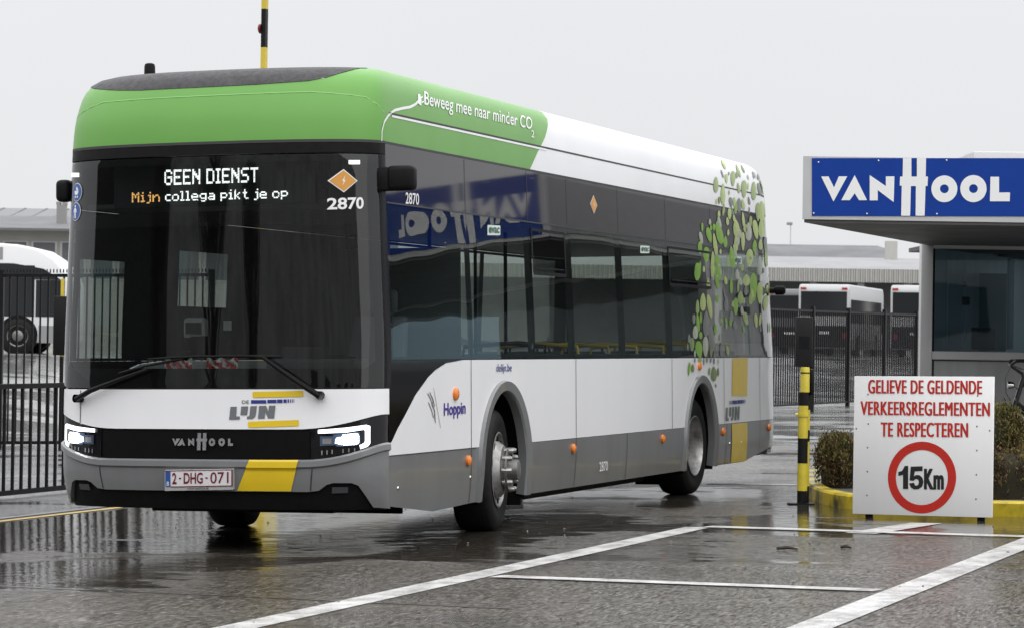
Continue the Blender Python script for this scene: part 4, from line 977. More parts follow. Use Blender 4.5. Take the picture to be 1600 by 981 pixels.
gstrip('kerb_line', (-14, 4.47), (21, 4.56), .09, line_y, .004)
gstrip('kerb_strip', (-14, 4.66), (21, 4.75), .10, mat('kerb_stone', (.13, .13, .125), .35, noise=.3, nscale=4), .006)
gstrip('road_joint', gp(-60, 912.5), gp(800, 951), .03, mat('tar', (.02, .018, .016), .3), .003)
gstrip('drain_channel', (22.8, 12), (23.6, -8), .16, mat('drain_iron', (.03, .03, .03), .4, noise=.3), .005)

rg = random.Random(3)
mb = MB()
for k in range(420):                                                 # grit, leaf scraps and small stones lying on the lane
    x, y = rg.uniform(-5, 9), rg.uniform(-5.5, 5.5); r_ = rg.choice((.004, .005, .009)); c = gz(x, y, .004); a = rg.uniform(0, 3)
    e1 = np.array([math.cos(a), math.sin(a), .15])*r_*rg.uniform(1, 2.4); e2 = np.array([-math.sin(a), math.cos(a), .1])*r_; up_ = np.array([0, 0, r_*.9])
    mb.add([c-e1, c+e2, c+e1, c-e2, c+up_], [(0, 1, 4), (1, 2, 4), (2, 3, 4), (3, 0, 4)], rg.choice((0, 0, 1)))
struct(mb.build('grit', [mat('grit_dark', (.02, .017, .013), .7), mat('grit_pale', (.16, .15, .13), .6)]), 'stuff')
br = mat('twig_brown', (.03, .022, .015), .8)
for (px, py, l, a) in ((1230, 859, .075, .4), (1322, 857, .04, 1.0)):
    q = gp(px, py); t_ = thing('twig', 'short dark twig lying on the wet asphalt inside the painted box' if px < 1300 else 'small dark scrap right of the twig on the wet asphalt', 'twig', tuple(q))
    mb = MB(); mb.tube([(-l*math.cos(a+.9), l*math.sin(a+.9)*1.0, .012), (0, 0, .02), (l*math.cos(a+.7), -l*math.sin(a+.7), .01)], [.012, .014, .006], 6); mb.build('stick', br, t_)
# ---- steel fences
fence_m = mat('fence_black', (.008, .008, .009), .4, noise=.2, nscale=12, spec=.15)
def fence(label, A, B, h, sp, bw, rails, posts, z0=.08, cat='fence', tooth=False, name='metal_fence'):
    A, B = np.array(A[:2], float), np.array(B[:2], float); d = (B-A); Ln = np.linalg.norm(d); d /= Ln; nrm = np.array([-d[1], d[0]])
    c0 = gz(*A); f = thing(name, label, cat, tuple(c0))
    def pt(t, z, o=0): q = A+d*t+nrm*o; return np.array([q[0], q[1], float(Hgt(q[0], q[1]))+z])-c0
    def bar(mb, t, z0_, z1_, w, dp): mb.hexa([pt(t-w/2, z0_, -dp/2), pt(t+w/2, z0_, -dp/2), pt(t+w/2, z0_, dp/2), pt(t-w/2, z0_, dp/2), pt(t-w/2, z1_, -dp/2), pt(t+w/2, z1_, -dp/2), pt(t+w/2, z1_, dp/2), pt(t-w/2, z1_, dp/2)])
    mb = MB()
    for k in range(int(Ln/sp)+1): bar(mb, k*sp, z0+.02, h-.02, bw, bw)
    if tooth:
        for k in range(int(Ln/.05)): bar(mb, k*.05, h+.02, h+.075, .018, .012)
    for z in rails:
        n = max(1, int(Ln/2))
        for k in range(n):
            a, b = Ln*k/n, Ln*(k+1)/n
            mb.hexa([pt(a, z-.025, -.03), pt(b, z-.025, -.03), pt(b, z-.025, .03), pt(a, z-.025, .03), pt(a, z+.025, -.03), pt(b, z+.025, -.03), pt(b, z+.025, .03), pt(a, z+.025, .03)])
    mb.build('bar_panel', fence_m, f)
    for t in posts:
        mb = MB(); bar(mb, t, -.02, h+.06, .10, .10); mb.build('post', fence_m, f)
    return f
fence('low black steel railing in front of the tall fence, left of the bus', (-3, 6.33), (8.6, 6.33), 1.10, .172, .026, (1.10, .06), (0.0, 3.9, 7.7, 11.6), .05, 'railing', name='metal_railing')
def Gd(px, d): q = P(px, 700, d); return q[:2]
fence('tall black bar fence with toothed top rail, before the parked white bus', Gd(-230, 41.7), Gd(330, 41.7), 2.64, .117, .026, (2.62, .10), (.2, 2.2, 4.3, 5.4), .08, tooth=True)
A_, B_ = gp(1190, 642), gp(1448, 627)
_ft = lambda px: float(np.linalg.norm(gp(px, 642-(px-1190)*15/258)[:2]-A_[:2]))
fence('tall black bar fence between the bus and the gatehouse', A_, B_, 2.56, .17, .034, (2.5, .12), (0.1, _ft(1268), _ft(1324), _ft(1380), _ft(1430)), .08)

# ---- pole of the raised barrier behind the bus
q = P(405, 560, 40.0); bz = float(Hgt(q[0], q[1])); yb = mat('band_yellow', (.62, .47, .05), .4, noise=.15, nscale=6); bk = mat('band_black', (.010, .010, .010), .4, noise=.2, spec=.15)
bar_ = thing('barrier', 'yellow and black barrier pole standing raised behind the bus', 'barrier', (q[0], q[1], bz))
mb = MB(); mb.box(-.22, .22, -.2, .2, 0, 1.15); bevel(mb.build('barrier_housing', yb, bar_), .03)
zt = lambda y: float(P(405, y, 40.0)[2])-bz
mb = MB(); edges = [(1.0, zt(300)-.6, 1)]
lv = [zt(14), zt(74)]; per = lv[0]-lv[1]; z = lv[1]
seq = [(z+per*k, z+per*(k+1), k % 2) for k in range(-9, 4)]
for a, b, c in seq:
    if b > .9: mb.box(-.045, .045, -.035, .035, max(a, .9), b-.001, 1 if c == 0 else 0)
mb.build('barrier_boom', [yb, bk], bar_)
mb = MB(); zc_ = zt(45); mb.lathe([(0, .075), (.04, .07), (.055, .04), (.056, .002)], (0, 0, 0), (0, 1, 0), 14)
for i in range(len(mb.V)): x, y, z = mb.V[i]; mb.V[i] = (x-RW[0]*.07*0+(-RW[0])*.05, y+(-RW[1])*.03, z+zc_)
mb.build('warning_lamp', [mat('red_lamp', (.16, .012, .012), .3, spec=.2)], bar_)

# ---- yellow gate post with control box on the left
q = P(96, 560, 41.0); bz = float(Hgt(q[0], q[1]))
gpst = thing('gate_post', 'yellow gate post carrying a black box at the end of the railing', 'post', (q[0], q[1], bz))
mb = MB(); mb.box(-.02, .02, -.02, .02, 1.4, 2.55, 0); mb.box(-.02, .02, -.02, .02, 0, 1.399, 1); mb.build('post', [yb, bk], gpst)
mb = MB(); mb.obox(np.array([0, 0, 1.42])-RW*.11*np.array([1, 1, 0])-FW*.13*np.array([1, 1, 0]), RW*.22*np.array([1, 1, 0]), FW*.07*np.array([1, 1, 0]), (0, 0, .87)); bevel(mb.build('control_box', bk, gpst), .01)

# ---- gatehouse
DB, DC = 31.6, 26.1
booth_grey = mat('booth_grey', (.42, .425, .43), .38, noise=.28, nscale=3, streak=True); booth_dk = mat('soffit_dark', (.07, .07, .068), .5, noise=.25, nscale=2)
trim_m = mat('booth_trim', (.50, .50, .50), .35, metal=.2, noise=.1, nscale=2)
R2 = np.array([RW[0], RW[1], 0])/np.hypot(RW[0], RW[1]); F2 = np.array([FW[0], FW[1], 0])/np.hypot(FW[0], FW[1])
w0 = P(1437, 600, DB); w0 = gz(w0[0], w0[1]); zc0 = float(P(1437, 378, DB)[2])
gh = thing('gatehouse', 'grey gatehouse with a blue lettered canopy and a wide dark window', 'gatehouse', tuple(w0))
def lo(p): return np.array(p)-w0
def wallpt(px, py): return lo(P(px, py, DB))
lat = lambda px: float((P(px, 500, DB)-w0)@R2)
zl = lambda py: float(P(1500, py, DB)[2]-w0[2])
WL = 7.0; 
def wbox(mb, a, b, z0, z1, d0, d1, m=0): mb.obox(R2*a+F2*d0+np.array([0, 0, z0]), R2*(b-a), F2*(d1-d0), (0, 0, z1-z0), m)
zc = zl(379); zs = zl(549)
mb = MB(); wbox(mb, 0, .135, 0, zc, 0, .16); bevel(mb.build('corner_column', trim_m, gh), .006); mb = MB(); sd = np.array([1.0, -.10, 0]); mb.obox(R2*.01+F2*.17, R2*.09, sd*5.0, (0, 0, zc)); mb.build('side_wall', booth_grey, gh)
mb = MB(); wbox(mb, .137, WL, 0, zs-.10, .03, .15); mb.build('wall_panel', booth_grey, gh)
mb = MB(); wbox(mb, .139, WL, zl(561), zl(549), .0, .14); wbox(mb, .139, WL, zl(389), zc, .0, .14); wf = mb.build('window_frame', trim_m, gh)
mb = MB(); wbox(mb, .137, WL, zl(561)-.02, zl(561)-.008, .02, .06); wbox(mb, .145, .165, 0, zl(562)-.01, .025, .05); mb.build('panel_joint', seam_m, gh)
mb = MB(); wbox(mb, .137, WL, zl(549)+.003, zl(389)-.003, .08, .09); mb.build('window_glass', glass('booth_glass', (.60, .74, .80), wav=.003, ior=1.45), gh)
mb = MB(); wbox(mb, .137, .165, zl(549), zl(389), .05, .10); mb.build('window_gasket', black_pl, gh)
mb = MB(); wbox(mb, 1.4, WL, 0, .15, .2, 4.9); wbox(mb, 1.4, WL, zc-.06, zc-.01, .2, 4.9); wbox(mb, .14, 1.395, 0, .15, .2, 2); wbox(mb, .14, 1.395, zc-.06, zc-.01, .2, 2.); mb.build('interior_floor', booth_dk, gh)
inw = mat('interior_wall', (.26, .29, .30), .7, noise=.2, nscale=2)
mb = MB(); wbox(mb, 1.4, WL, .15, zs, 4.8, 4.9); wbox(mb, 1.9, 2.6, zs, zc-.062, 4.8, 4.9); wbox(mb, 3.3, WL, zs, zc-.062, 4.8, 4.9); mb.build('interior_wall', inw, gh)
mb = MB(); wbox(mb, .5, WL, .85, .9, .5, 1.2); bevel(mb.build('desk', mat('desk', (.12, .11, .1), .5), gh), .01)
def bp_(px, py, d): return lo(P(px, py, DB+d))
for (x0, x1, y0, y1, d, m_, nm) in ((1475, 1483, 405, 545, .9, 'cab_white', 'pale_upright'), (1498, 1510, 400, 545, 1.6, 'cab_white', 'pale_upright'), (1575, 1586, 404, 545, 1.3, 'cab_white', 'pale_upright'), (1520, 1556, 512, 546, .8, 'cab_dark', 'monitor'), (1470, 1512, 440, 447, 1.5, 'cab_dark', 'shelf'), (1470, 1516, 464, 476, 1.5, 'cab_dark', 'shelf'), (1520, 1574, 428, 548, 2.2, 'cab_teal', 'cupboard')):  # pale uprights and dark pieces set behind the window glass
    a, b = bp_(x0, y1, d), bp_(x1, y0, d); mb = MB(); aa, ab = float(a@R2), float(b@R2); wbox(mb, aa, ab, a[2], b[2], d, d+.12)
    bevel(mb.build(nm, {'cab_white': mat('cab_white', (.75, .76, .76), .6), 'cab_dark': mat('cab_dark', (.03, .03, .035), .5), 'cab_teal': mat('cab_teal', (.18, .27, .28), .5)}[m_], gh), .008)
# canopy over the lane edge
c1, c2 = P(1255, 244.5, DC), P(1760, 244.5, DC); b1_ = P(1255, 343, DC)
zT, zB = float(c1[2]), float(b1_[2]); cl = lo(c1); 
along = np.array([1.0, -0.012, 0]); dn = lambda z: z-w0[2]
ctop = [cl*np.array([1, 1, 0]), cl*np.array([1, 1, 0])+R2*8.2, cl*np.array([1, 1, 0])+R2*8.2+along*11, cl*np.array([1, 1, 0])+along*11]
mb = MB(); zz = np.array([0, 0, 1.0])
mb.hexa([p_+zz*dn(zB) for p_ in ctop]+[p_+zz*dn(zT) for p_ in ctop]); can = mb.build('canopy', trim_m, gh)
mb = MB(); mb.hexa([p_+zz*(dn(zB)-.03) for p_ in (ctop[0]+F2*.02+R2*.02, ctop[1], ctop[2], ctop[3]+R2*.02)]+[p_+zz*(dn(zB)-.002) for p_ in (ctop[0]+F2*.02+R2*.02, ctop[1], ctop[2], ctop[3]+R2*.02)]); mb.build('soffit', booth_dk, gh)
# filler between the wall head and the soffit
mb = MB(); wbox(mb, .02, WL, zc+.002, dn(zB)-.034, .05, 5.0) if dn(zB)-.034 > zc+.01 else None
if mb.V: mb.build('wall_head', trim_m, gh)
blue_sign = mat('sign_blue', (.006, .042, .27), .45, spec=.15, noise=.12, nscale=2)
def sg(x, y, d=0): return lo(P(1200+x/3.5, 220+y/3.5, DC))-F2*d
mb = MB(); q_ = [sg(240, 413, .012), sg(3100, 419, .012), sg(3100, 97, .012), sg(240, 97, .012)]
mb.hexa([q_[0], q_[1], q_[1]+F2*.011, q_[0]+F2*.011, q_[3], q_[2], q_[2]+F2*.011, q_[3]+F2*.011]); sp_ = mb.build('sign_panel', blue_sign, gh)
V, Fc = vh_mesh(); V2 = [sg(x, y, .016) for x, y in V]; mesh_obj('sign_lettering', V2, Fc, white_s, sp_)
mb = MB()
q_ = [sg(806, 413, .0145), sg(816, 413, .0145), sg(819, 97, .0145), sg(810, 97, .0145)]
mb.add(q_, [(0, 1, 2, 3)]); mb.build('sign_joint', seam_m, sp_)
for x, y in ((275, 120), (603, 111), (975, 109), (249, 399), (540, 401), (922, 402)):
    mb = MB(); mb.lathe([(0, .011), (.004, .008), (.005, .001)], sg(x, y, .012), -F2, 10); mb.build('sign_rivet', chrome, sp_)
mb = MB(); a = P(1521, 237, DB+2); b = P(1760, 246, DB+2); mb.obox(lo(a)*np.array([1, 1, 0])+zz*(dn(zT)+.003), R2*2.2, F2*2.5, zz*(float(a[2])-zT)); bevel(mb.build('roof_box', trim_m, gh), .02)
# second face of the canopy, towards the lane: plain grey metal with a blue edge strip
mb = MB(); o_ = ctop[0]+zz*(dn(zB)+.05)+along*.1; mb.obox(o_, along*10.5, np.array([0, .012, 0]), zz*(zT-zB-.1)); mb.build('canopy_side', mat('canopy_side', (.30, .30, .31), .4, noise=.15), gh)

# ---- traffic island with yellow kerb, hedges
_a, _b = gp(1720, 810)[:2], gp(1600, 807.5)[:2]
out = [_a+(_a-_b)/np.linalg.norm(_a-_b)*5.5]+[gp(*q)[:2] for q in ((1720, 810), (1600, 807.5), (1450, 803), (1332, 796), (1290, 789), (1266, 780), (1257, 768), (1258, 752))]
o2 = out[-1]; out += [o2+np.array([1.5, .25]), o2+np.array([3.5, .1]), o2+np.array([8, -.6]), o2+np.array([8, -11])]
# round the outline off
def chaikin(p, n=2):
    for _ in range(n):
        q = [p[0]]
        for i in range(len(p)-1): q += [p[i]*.75+p[i+1]*.25, p[i]*.25+p[i+1]*.75]
        p = q+[p[-1]]
    return p
ring = chaikin([np.array(a) for a in out]); KH = .13
cx_ = np.mean(ring, 0); inn = []
for i, a in enumerate(ring):
    t = ring[min(i+1, len(ring)-1)]-ring[max(i-1, 0)]; t /= np.linalg.norm(t); nn_ = np.array([t[1], -t[0]])
    if (cx_-a)@nn_ < 0: nn_ = -nn_
    inn.append(a+nn_*.13)
ky = mat('kerb_yellow', (.60, .45, .02), .4, noise=.75, nscale=1.7, dirt=(.045, .04, .02), nlo=.44, nhi=.60)
mb = MB(); V = []
for a, b in zip(ring, inn): V += [gz(*a, -.05), gz(*a, KH-.02), gz(*(a*.85+b*.15), KH), gz(*b, KH), gz(*b, .0)]
mb.add(V, [(5*i+k, 5*i+5+k, 5*i+6+k, 5*i+1+k) for i in range(len(ring)-1) for k in range(4)]); struct(mb.build('kerb', ky))
mb = MB(); r = delaunay_2d_cdt([Vector(p_) for p_ in inn], [], [list(range(len(inn)))], 1, 1e-6)
mb.add([gz(v[0], v[1], KH-.015) for v in r[0]], r[2]); struct(mb.build('traffic_island', mat('island_paving', (.16, .16, .155), .3, noise=.4, nscale=3)))
def leafm(n, c): return mat(n, c, .7, noise=.3, nscale=3, spec=.12)
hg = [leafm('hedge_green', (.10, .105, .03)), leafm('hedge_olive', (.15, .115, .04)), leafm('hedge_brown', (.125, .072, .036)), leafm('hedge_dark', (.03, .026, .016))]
def hedge(name, label, px0, px1, py0, py1, d, dep, wts, n, group=None):
    a, b = P(px0, py1, d), P(px1, py1, d); z0 = float(Hgt(a[0], a[1]))+KH-.02; z1 = float(P((px0+px1)/2, py0, d)[2]); Wd = float((b-a)@R2); H_ = z1-z0
    base = np.array([a[0], a[1], z0]); h = thing(name, label, 'hedge', tuple(base), (0, 0, 0), group)
    def shape(u, v, w): # u across, v deep, w up, all 0..1 -> rounded block with uneven skin
        return R2*Wd*u+F2*dep*v+zz*H_*w
    def skin(u, v, w):
        c = np.array([u-.5, v-.5, max(w-.45, 0)*1.0]); k = (np.abs(c)**4).sum()**.25
        return k
    mb = MB(); N = 0
    core = MB(); V = []; nu = 18
    for i in range(nu+1):
        for j in range(nu+1):
            th, ph = 2*math.pi*i/nu, math.pi/2*j/nu
            def se(x): return math.copysign(abs(x)**.45, x)
            V.append(shape(.5+.44*se(math.cos(th))*se(math.cos(ph)), .5+.44*se(math.sin(th))*se(math.cos(ph)), .93*abs(se(math.sin(ph)))))
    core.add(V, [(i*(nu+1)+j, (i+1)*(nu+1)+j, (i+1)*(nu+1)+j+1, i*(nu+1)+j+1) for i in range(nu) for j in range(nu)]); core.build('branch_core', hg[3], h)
    while N < n:
        th, sp0 = random.uniform(0, 2*math.pi), random.uniform(0, 1); ph = math.asin(sp0)
        k = random.gauss(1.0, .05)*(1+.06*math.sin(th*7+ph*9)+.04*math.sin(th*17+2)); se = lambda x: math.copysign(abs(x)**.45, x)
        c = shape(.5+.47*k*se(math.cos(th))*se(math.cos(ph)), .5+.47*k*se(math.sin(th))*se(math.cos(ph)), max(.0, .97*k*abs(se(math.sin(ph)))))
        s_ = random.uniform(.007, .016); d1 = rng.normal(size=3); d1 /= np.linalg.norm(d1); d2 = np.cross(d1, rng.normal(size=3)); d2 /= np.linalg.norm(d2)
        w_ = c[2]/H_; m_ = random.choices((0, 1, 2, 3), wts(w_, th))[0]
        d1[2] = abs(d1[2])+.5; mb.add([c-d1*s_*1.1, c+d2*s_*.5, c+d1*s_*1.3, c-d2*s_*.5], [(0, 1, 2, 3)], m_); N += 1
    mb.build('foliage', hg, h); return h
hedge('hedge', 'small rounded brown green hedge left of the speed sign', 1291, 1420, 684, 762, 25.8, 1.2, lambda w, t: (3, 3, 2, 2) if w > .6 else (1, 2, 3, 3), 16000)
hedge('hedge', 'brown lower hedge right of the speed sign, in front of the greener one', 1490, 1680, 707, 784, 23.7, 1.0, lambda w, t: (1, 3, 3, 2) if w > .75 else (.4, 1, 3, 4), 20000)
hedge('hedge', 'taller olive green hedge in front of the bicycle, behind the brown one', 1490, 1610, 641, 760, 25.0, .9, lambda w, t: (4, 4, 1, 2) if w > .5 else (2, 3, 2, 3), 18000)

# ---- speed sign
sl, sr = 23.25, 22.55
def sgn_(u, v, d=0):                                                # u 0..1 across, v 0..1 up
    a = P(1332, 802, sl); b = P(1549.5, 808, sr); t = P(1334, 587, sl); t2 = P(1550, 588, sr); a2 = a.copy(); ht = (t[2]-a[2])*(1-u)+(t2[2]-b[2])*u
    nrm = np.cross(b-a, zz); nrm /= np.linalg.norm(nrm); nrm = -nrm if nrm@FW > 0 else nrm
    return a*(1-u)+b*u+zz*ht*v+nrm*d
def s_px(px, py): # photo pixel -> u, v on the board
    a = (1332+(802-py)*.0093); u = (px-a)/(217-.3*0); v = (802+u*6-py)/(215+u*5); return u, v
base = gz(*sgn_(.5, 0)[:2]); sgb = thing('road_sign', 'white board with red Dutch lettering and a 15 speed limit ring', 'sign', tuple(base))
board = mat('board_white', (.82, .815, .81), .4, noise=.08, nscale=2.5, streak=True, coat=.2)
mb = MB(); mb.hexa([sgn_(0, 0)-base, sgn_(1, 0)-base, sgn_(1, 0, -.025)-base, sgn_(0, 0, -.025)-base, sgn_(0, 1)-base, sgn_(1, 1)-base, sgn_(1, 1, -.025)-base, sgn_(0, 1, -.025)-base]); bevel(mb.build('board', board, sgb), .003)
red_s = mat('sign_red', (.50, .020, .010), .42, noise=.15, nscale=6); blk_s = mat('sign_black', (.012, .012, .012), .42)
def sfit(body, x0, y0, x1, y1, m, bold, name, sk=0.0, sp=1.0, fat=.9):
    V, Fc = text2d(body, bold, sp); W3 = []; F3 = []
    for k, dx in enumerate((-fat/2, 0, fat/2)):                      # three close layers give the condensed letters their weight
        n = len(W3); F3 += [tuple(i+n for i in f) for f in Fc]
        for u, v in V:
            px = x0+fat/2+dx+(x1-x0-fat)*u; py = y1+(y0-y1)*v+(px-x0)*sk; W3.append(sgn_(*s_px(px, py), .003+.0006*k)-base)
    mesh_obj(name, W3, F3, m, sgb)
def spoly(polys, m, name):
    mb = MB()
    for pl in polys:
        r = delaunay_2d_cdt([Vector(p_) for p_ in pl], [], [list(range(len(pl)))], 1, 1e-6)
        mb.add([sgn_(*s_px(1200+v[0]/3.5, 560+v[1]/3.5), .0035)-base for v in r[0]], r[2])
    mb.build(name, m, sgb)
sfit('GELIEVE DE GELDENDE', 1356, 592.5, 1534, 614, red_s, 0.0, 'sign_lettering', .008, 1.10, 1.7)
sfit('VERKEERSREGLEMENTEN', 1344, 626, 1546, 647.5, red_s, 0.0, 'sign_lettering', .011, 1.10, 1.7)
sfit('TE RESPECTEREN', 1376.5, 659, 1513, 681.5, red_s, 0.0, 'sign_lettering', .008, 1.10, 1.7)
spoly([[(717, 618), (738, 612), (752, 585), (771, 585), (771, 711), (743, 711), (743, 634), (717, 640)], [(785, 589), (850, 587), (850, 613), (807, 615), (803, 641), (816, 634), (834, 636), (849, 650), (855, 673), (848, 698), (829, 712), (803, 713), (785, 702), (777, 681), (803, 677), (808, 690), (818, 694), (828, 686), (830, 672), (826, 660), (816, 656), (806, 660), (801, 667), (779, 664)]], blk_s, 'limit_number')
sfit('Km', 1445, 731.5, 1476, 764, blk_s, .025, 'limit_unit', 0, 1.12, 1.6)
mb = MB(); V = []; K = 64
for k in range(K):
    a = 2*math.pi*k/K
    for rx, ry in ((53.2, 56), (40.5, 43)): V.append(sgn_(*s_px(1441.5+rx*math.cos(a), 745.3+ry*math.sin(a)), .003)-base)
mb.add(V, [(2*k, 2*((k+1) % K), 2*((k+1) % K)+1, 2*k+1) for k in range(K)]); mb.build('limit_ring', red_s, sgb)
for x, y in ((1356, 615.5), (1527, 617.5), (1356.5, 661.5), (1526, 665.5), (1355.5, 698.5), (1526, 703), (1355.5, 736), (1525.5, 741), (1355, 773), (1525, 779), (1337.5, 669), (1545.5, 672)):
    mb = MB(); mb.lathe([(0, .008), (.003, .006), (.004, .001)], sgn_(*s_px(x, y), .0)-base, sgn_(.5, .5, 1)-sgn_(.5, .5, 0), 8); mb.build('screw', steel_d, sgb)
for u in (.10, .905):
    mb = MB(); c = sgn_(u, 0, -.06)-base; gzz = float(Hgt(*(sgn_(u, 0, -.06)[:2])))-base[2]; mb.box(c[0]-.015, c[0]+.02, c[1]-.03, c[1]+.03, gzz, c[2]+.9); mb.build('leg', black_pl, sgb)

# ---- bollard, its rear post and the entry column
q = gp(1253, 787); bl = thing('bollard', 'yellow and black banded bollard at the nose of the island', 'bollard', tuple(q)); dB = float((q-CW)@FW); pm = FPX/dB
zb = lambda py: (787-py)/pm
yb2 = mat('bollard_yellow', (.62, .50, .04), .35, noise=.25, nscale=9, coat=.3)
mb = MB(); segs = [(787, 766, 1), (766, 723, 0), (723, 684, 1), (684, 651, 0), (651, 633, 0), (633, 612, 1)]
for a, b, c in segs: mb.lathe([(zb(a)+.0005, .001), (zb(a)+.0005, .046), (zb(b)-.0005, .046), (zb(b)-.0005, .001)], (0, 0, 0), (0, 0, 1), 20, c)
mb.build('post', [yb2, bk], bl, True)
mb = MB(); mb.lathe([(zb(612), .001), (zb(612), .043), (zb(576), .043), (zb(573), .038), (zb(573), .001)], R2*.012, (0, 0, 1), 20); mb.build('post_top', yb2, bl, True)
mb = MB(); mb.lathe([(zb(650), .047), (zb(650), .054), (zb(645), .054), (zb(645), .047)], (0, 0, 0), (0, 0, 1), 20, closed=True); mb.tube([zz*zb(647)-F2*.02-R2*.05, zz*zb(647)-F2*.02-R2*.075], .012, 8); mb.build('clamp', yb2, bl, True)
mb = MB(); mb.lathe([(zb(583), .0435), (zb(583), .045), (zb(581), .045), (zb(581), .0435)], R2*.012, (0, 0, 1), 20, closed=True); mb.build('strap', bk, bl)
mb = MB(); mb.obox(-R2*.13-F2*.08, R2*.24, F2*.16, zz*.012); mb.build('base_plate', bk, bl)
q2 = q+F2*.16+R2*.045; q2 = gz(q2[0], q2[1]); b2_ = thing('bollard', 'second banded post right behind the yellow bollard', 'bollard', tuple(q2))
mb = MB()
for a, b, c in ((787, 760, 1), (760, 690, 0), (690, 672, 1), (672, 640, 0), (640, 575, 1)): mb.lathe([(zb(a), .001), (zb(a), .036), (zb(b)-.0005, .036), (zb(b)-.0005, .001)], (0, 0, 0), (0, 0, 1), 16, c)
mb.build('post', [yb2, bk], b2_, True)
mb = MB(); mb.obox(-F2*.05+R2*.03+zz*zb(617), R2*.035, F2*.1, zz*(zb(576)-zb(617))); bevel(mb.build('lock_box', bk, b2_), .012)
q3 = P(1268, 600, 66.5); q3 = gz(q3[0], q3[1], .0); ic = thing('control_box', 'black upright control box hung on the fence post above the bollard', 'control box', tuple(q3))
pz = lambda py: float(P(1268, py, 66.5)[2])-q3[2]
mb = MB(); w_ = 27/FPX*66.5; mb.obox(-R2*w_-F2*.16+zz*pz(573), R2*w_, F2*.15, zz*(pz(495)-pz(573))); bevel(mb.build('case', bk, ic), .03)
mb = MB(); mb.obox(-R2*w_*.8-F2*.165+zz*pz(545), R2*w_*.6, F2*.004, zz*.3); mb.build('panel_door', black_gl, ic)
mb = MB(); mb.obox(-R2*.06-F2*.01, R2*.12, F2*.1, zz*(pz(500))); mb.build('post', bk, ic)

# ---- bicycle against the gatehouse
dbk = 29.0; fw_ = P(1570, 688, dbk); bx0 = gz(fw_[0], fw_[1], KH-.015)
bike = thing('bicycle', 'black upright bicycle leaning at the gatehouse behind the hedge', 'bicycle', tuple(bx0))
bkm = mat('bike_black', (.012, .012, .013), .25, coat=.4)
def bk3(x, z, y=0): return R2*x+F2*y+zz*z
for x in (0, 1.08):
    w = bpy.data.objects.new('wheel', None); link(w, bike); w.location = tuple(bk3(x, .35))
    mb = MB(); mb.lathe([(.018*math.cos(a), .335+.018*math.sin(a)) for a in np.linspace(0, 2*math.pi, 9)[:-1]], (0, 0, 0), F2, 40, closed=True); mb.build('tyre', rubber, w, True)
    mb = MB(); mb.lathe([(-.012, .318), (.012, .318), (.012, .306), (-.012, .306)], (0, 0, 0), F2, 40, closed=True); mb.build('rim', chrome, w, True)
    mb = MB(); mb.lathe([(-.04, .001), (-.04, .022), (.04, .022), (.04, .001)], (0, 0, 0), F2, 12)
    for k in range(14):
        a = 2*math.pi*k/14; mb.tube([(0, 0, 0), R2*.307*math.cos(a)+zz*.307*math.sin(a)+F2*(.02 if k % 2 else -.02)*0], .0025, 4)
    mb.build('spokes', chrome, w)
    mb = MB(); V = []
    for a in np.linspace(-.5, 2.6, 24):
        for y, rr in ((-.03, .362), (0, .378), (.03, .362)): V.append(bk3(x+rr*math.cos(a), .35+rr*math.sin(a), y))
    mb.add(V, [(3*i+k, 3*i+3+k, 3*i+4+k, 3*i+1+k) for i in range(23) for k in range(2)]); mb.build('mudguard', bkm, bike, True)
mb = MB(); ht_, hb = bk3(.185, 1.0), bk3(.10, .72); st_t, st_b = bk3(.80, .92), bk3(.62, .30)
for a, b, r_ in ((ht_, hb, .02), (bk3(.165, .93), st_t, .014), (bk3(.11, .76), st_b, .017), (st_t, st_b, .015), (st_t, bk3(1.08, .35), .009), (st_b, bk3(1.08, .35), .010)): mb.tube([a, b], r_*1.35, 8)
mb.build('bike_frame', bkm, bike, True)
mb = MB()
for y in (-.045, .045): mb.tube([hb+F2*y*.7, bk3(.05, .55, y), bk3(0, .35, y)], .011, 6)
mb.build('fork', bkm, bike, True)
mb = MB(); mb.tube([ht_, bk3(.175, 1.05), bk3(.06, 1.13), bk3(.05, 1.15, -.06), bk3(.08, 1.185, -.16), bk3(.22, 1.19, -.26), bk3(.34, 1.17, -.27)], .017, 8); mb.tube([bk3(.06, 1.13), bk3(.05, 1.15, .06), bk3(.08, 1.185, .16), bk3(.22, 1.19, .26), bk3(.34, 1.17, .27)], .017, 8); mb.build('handlebar', mat('bike_steel', (.03, .03, .03), .3, metal=.5), bike, True)
mb = MB(); mb.tube([bk3(.06, 1.14, -.08), bk3(.14, 1.10, -.14), bk3(.22, 1.10, -.18)], .006, 6); mb.build('brake_lever', chrome, bike, True)
mb = MB(); mb.tube([bk3(.05, 1.14, -.03), bk3(-.01, 1.0, -.03), bk3(0, .85, -.03), bk3(.08, .7, -.02)], .003, 5); mb.build('brake_cable', bkm, bike)
mb = MB(); mb.lathe([(-.05, .01), (-.03, .035), (.02, .042), (.03, .04), (.032, .001)], bk3(.05, .93), -R2, 14); mb.tube([bk3(.07, .93), bk3(.14, .88)], .008, 6); hl_ = mb.build('headlamp', chrome, bike, True)
mb = MB(); mb.tube([st_t, bk3(.83, 1.02)], .013, 8); mb.lathe([(-.13, .02), (-.08, .04), (.05, .09), (.12, .10), (.13, .02)], bk3(.86, 1.04), R2, 12); mb.build('saddle', bkm, bike, True)
mb = MB(); mb.tube([bk3(.22, 1.19, -.26), bk3(.35, 1.17, -.27)], .017, 8); mb.build('grip', rubber, bike, True)

